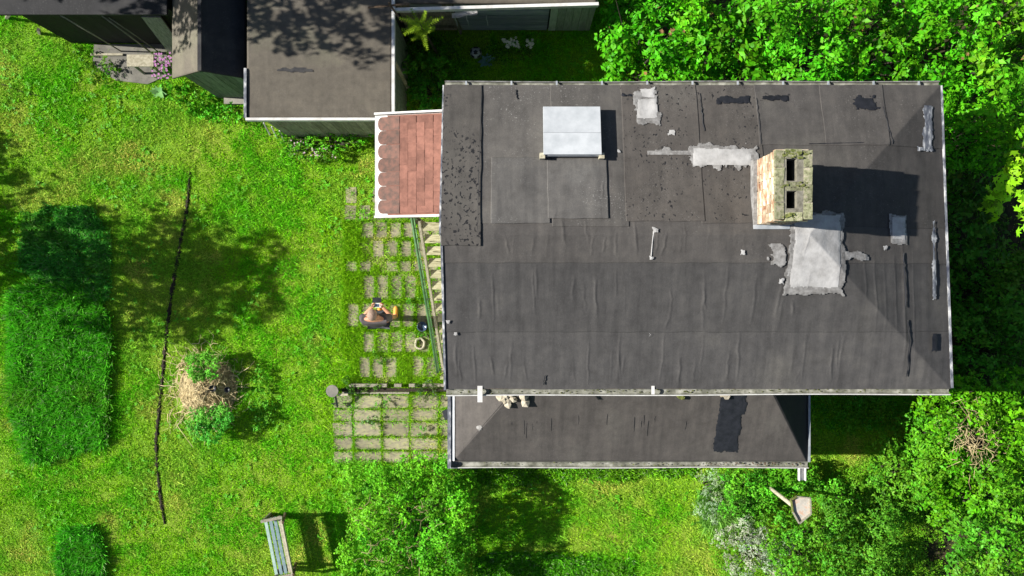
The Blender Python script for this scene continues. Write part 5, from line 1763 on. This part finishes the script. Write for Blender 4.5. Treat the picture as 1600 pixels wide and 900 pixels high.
# clover and plantain scattered through the lawn, a few daisies
rw = np.random.default_rng(404)
N = 5200
X, Y = rw.uniform(-9.6, 4, N), rw.uniform(-5.5, 4.6, N)
px, py = 800 + X * FPX / CAM_H, 450 - Y * FPX / CAM_H
k = keep_lawn(px, py, X, Y, rw) & (fbm(X + 14, Y + 64, 1.7, 91) > .52) & ~inpoly(px, py, PATIO)
X, Y = X[k], Y[k]
N = len(X)
X, Y = np.repeat(X, 6) + rw.normal(0, .012, N * 6), np.repeat(Y, 6) + rw.normal(0, .012, N * 6)
th = np.tile(np.arange(6) * 1.047, N) + np.repeat(rw.uniform(0, 6, N), 6)
me = scatter('lawn_weeds', LEAF_V, LEAF_F, np.stack([X, Y, np.full(len(X), .035)], -1), np.stack([np.cos(th), np.sin(th), np.full(len(X), .3)], -1), np.repeat(rw.uniform(.025, .055, N), 6), leafcol(N * 6, (.08, .36, .012), .25, .2, 0, rw), M['leaf'], None, .2, rw)
tag(obj_from(me, 'lawn_weeds'), 'small broad-leaved weeds scattered through the lawn', 'weeds', None, 'stuff')

# unmown blocks of tall grass
def tallpatch(name, label, poly, h, dens, seed, base=(.055, .26, .022), edge=9.0):
    xs, ys = [p[0] for p in poly], [p[1] for p in poly]
    x0, y1, _ = P(min(xs), min(ys))
    x1, y0, _ = P(max(xs), max(ys))
    n = int((x1 - x0) * (y1 - y0) * dens)

    def keep(px, py, X, Y, rg_):
        jx, jy = 9 * (fbm(X + 7, Y + 7, 4, seed) - .5) * 2 + rg_.normal(0, 2.0, len(px)), 9 * (fbm(X + 70, Y + 7, 4, seed + 9) - .5) * 2 + rg_.normal(0, 2.0, len(px))
        return inpoly(px + jx, py + jy, poly) & ((vnoise(X + 3, Y + 3, 10, seed + 5) > .16) | (rg_.random(len(px)) < .3))

    def hf(px, py, X, Y, rg_):
        return h * (.25 + .55 * fbm(X + 3, Y + 3, 3.5, seed + 2) + .75 * vnoise(X + 3, Y + 3, 10, seed + 5)) * rg_.uniform(.5, 1.2, len(px))

    def cf(px, py, X, Y, rg_):
        c = np.array([base]) * rg_.normal(1, .4, (len(px), 1)).clip(.3, 2.0)
        pal = rg_.random(len(px)) < .10
        c[pal] = np.array([.26, .40, .16])
        y_ = (np.clip(fbm(X + 44, Y + 44, 2, 3) - .5, 0, 1) * 1.0)[:, None]
        return c * (1 - y_) + np.array([[.2, .32, .02]]) * y_

    o = blades(name, n, (x0, x1, y0, y1), hf, keep, cf, .015, 1.1, seed=seed)
    tag(o, label, 'grass', None, 'stuff')


tallpatch('tall_grass', 'large lush block of unmown tall grass on the left lawn', [(20, 455), (70, 440), (120, 450), (160, 470), (176, 500), (172, 640), (166, 690), (105, 708), (60, 720), (45, 715), (20, 640), (14, 560)], .19, 8000, 61, (.11, .46, .022))
tallpatch('tall_grass', 'shaded block of tall grass above the large unmown block', [(38, 335), (90, 322), (150, 330), (172, 370), (178, 430), (170, 470), (120, 455), (60, 445), (30, 420)], .11, 6000, 62, (.10, .42, .05))
tallpatch('tall_grass', 'small square block of unmown tall grass at the bottom left', [(95, 824), (158, 822), (163, 850), (166, 915), (92, 915)], .19, 8000, 63, (.09, .44, .022))
tallpatch('tall_grass', 'long ornamental grass beside the silvery plants', [(1092, 770), (1150, 750), (1160, 800), (1130, 830), (1095, 820)], .35, 9000, 64, (.2, .42, .07))
tallpatch('tall_grass', 'strip of taller grass along the annex wall', [(730, 732), (1090, 727), (1090, 742), (900, 748), (730, 760)], .10, 9000, 65, (.14, .40, .012))
tallpatch('tall_grass', 'strip of fresh longer grass at the bottom edge below the shaded lawn', [(740, 875), (800, 862), (900, 868), (990, 880), (990, 930), (740, 930)], .10, 9000, 66, (.10, .38, .012))

# undergrowth: uncountable small leaves on the ground among the shrubs
UG = [[(1265, 610), (1450, 600), (1470, 700), (1470, 930), (1120, 930), (1100, 820), (1120, 735), (1270, 730)]]
rg_ = np.random.default_rng(77)
for i, pl in enumerate(UG):
    N = 52000
    px = rg_.uniform(1090, 1480, N)
    py = rg_.uniform(600, 930, N)
    k = inpoly(px, py, pl) & (fbm(px / 60, py / 60, 1.2, 7) > .45) & ~(inpoly(px, py, [(1285, 676), (1420, 676), (1410, 722), (1340, 735), (1285, 725)]) & (rg_.random(N) < .85))
    px, py = px[k], py[k]
    N = len(px)
    hh = .05 + .22 * fbm(px / 50, py / 50, 1.0, 13) * rg_.random(N)
    X = (px - 800) * CAM_H / FPX
    Y = (450 - py) * CAM_H / FPX
    th = rg_.uniform(0, 6.28, N)
    me = scatter('undergrowth', LEAF_V, LEAF_F, np.stack([X, Y, hh], -1), np.stack([np.cos(th), np.sin(th), rg_.uniform(-.2, .6, N)], -1), rg_.uniform(.02, .05, N), leafcol(N, (.10, .34, .012), .3, .35, .01), M['leaf'], None, .4, rg_)
    tag(obj_from(me, 'undergrowth'), 'low mixed weeds covering the ground south-east of the annex', 'weeds', None, 'stuff')
# leaves and weeds at the patio's lower edge
pl = [(520, 716), (700, 716), (745, 735), (745, 930), (530, 930), (545, 800), (520, 740)]
N = 16000
px, py = rg_.uniform(515, 750, N), rg_.uniform(712, 930, N)
k = inpoly(px, py, pl) & (fbm(px / 60, py / 60, 1.6, 9) > .42)
px, py = px[k], py[k]
N = len(px)
X, Y = (px - 800) * CAM_H / FPX, (450 - py) * CAM_H / FPX
th = rg_.uniform(0, 6.28, N)
me = scatter('patio_weeds', LEAF_V, LEAF_F, np.stack([X, Y, .04 + .3 * rg_.random(N) * fbm(px / 50, py / 50, 1, 3)], -1), np.stack([np.cos(th), np.sin(th), rg_.uniform(-.2, .6, N)], -1), rg_.uniform(.02, .045, N), leafcol(N, (.10, .36, .012), .3, .3, .05), M['leaf'], None, .4, rg_)
tag(obj_from(me, 'patio_weeds'), 'weeds and fallen leaves along the lower patio edge', 'weeds', None, 'stuff')
# broad-leaved weeds in the patio
for i_, (px, py, lb) in enumerate(((578, 661, 'small grey-green weed in the middle of the lower patio'), (666, 678, 'bright green weed in the right half of the lower patio'), (597, 624, 'leafy weed at the top joint of the lower patio'), (648, 470, 'leafy weed with pink bloom beside the stair foot'), (592, 560, 'broad leafy weed below the standing person'), (655, 520, 'leafy weed between pot and pale ring'))):
    shrub('patio_weed', lb, 'weed', poly_clumps([(px - 11, py - 10), (px + 11, py - 10), (px + 11, py + 10), (px - 11, py + 10)], .14, .06, 5, .3, 200 + i_), .03, (.07, .27, .02) if i_ else (.16, .26, .10), 'weeds in the patio', False, dens=.7)
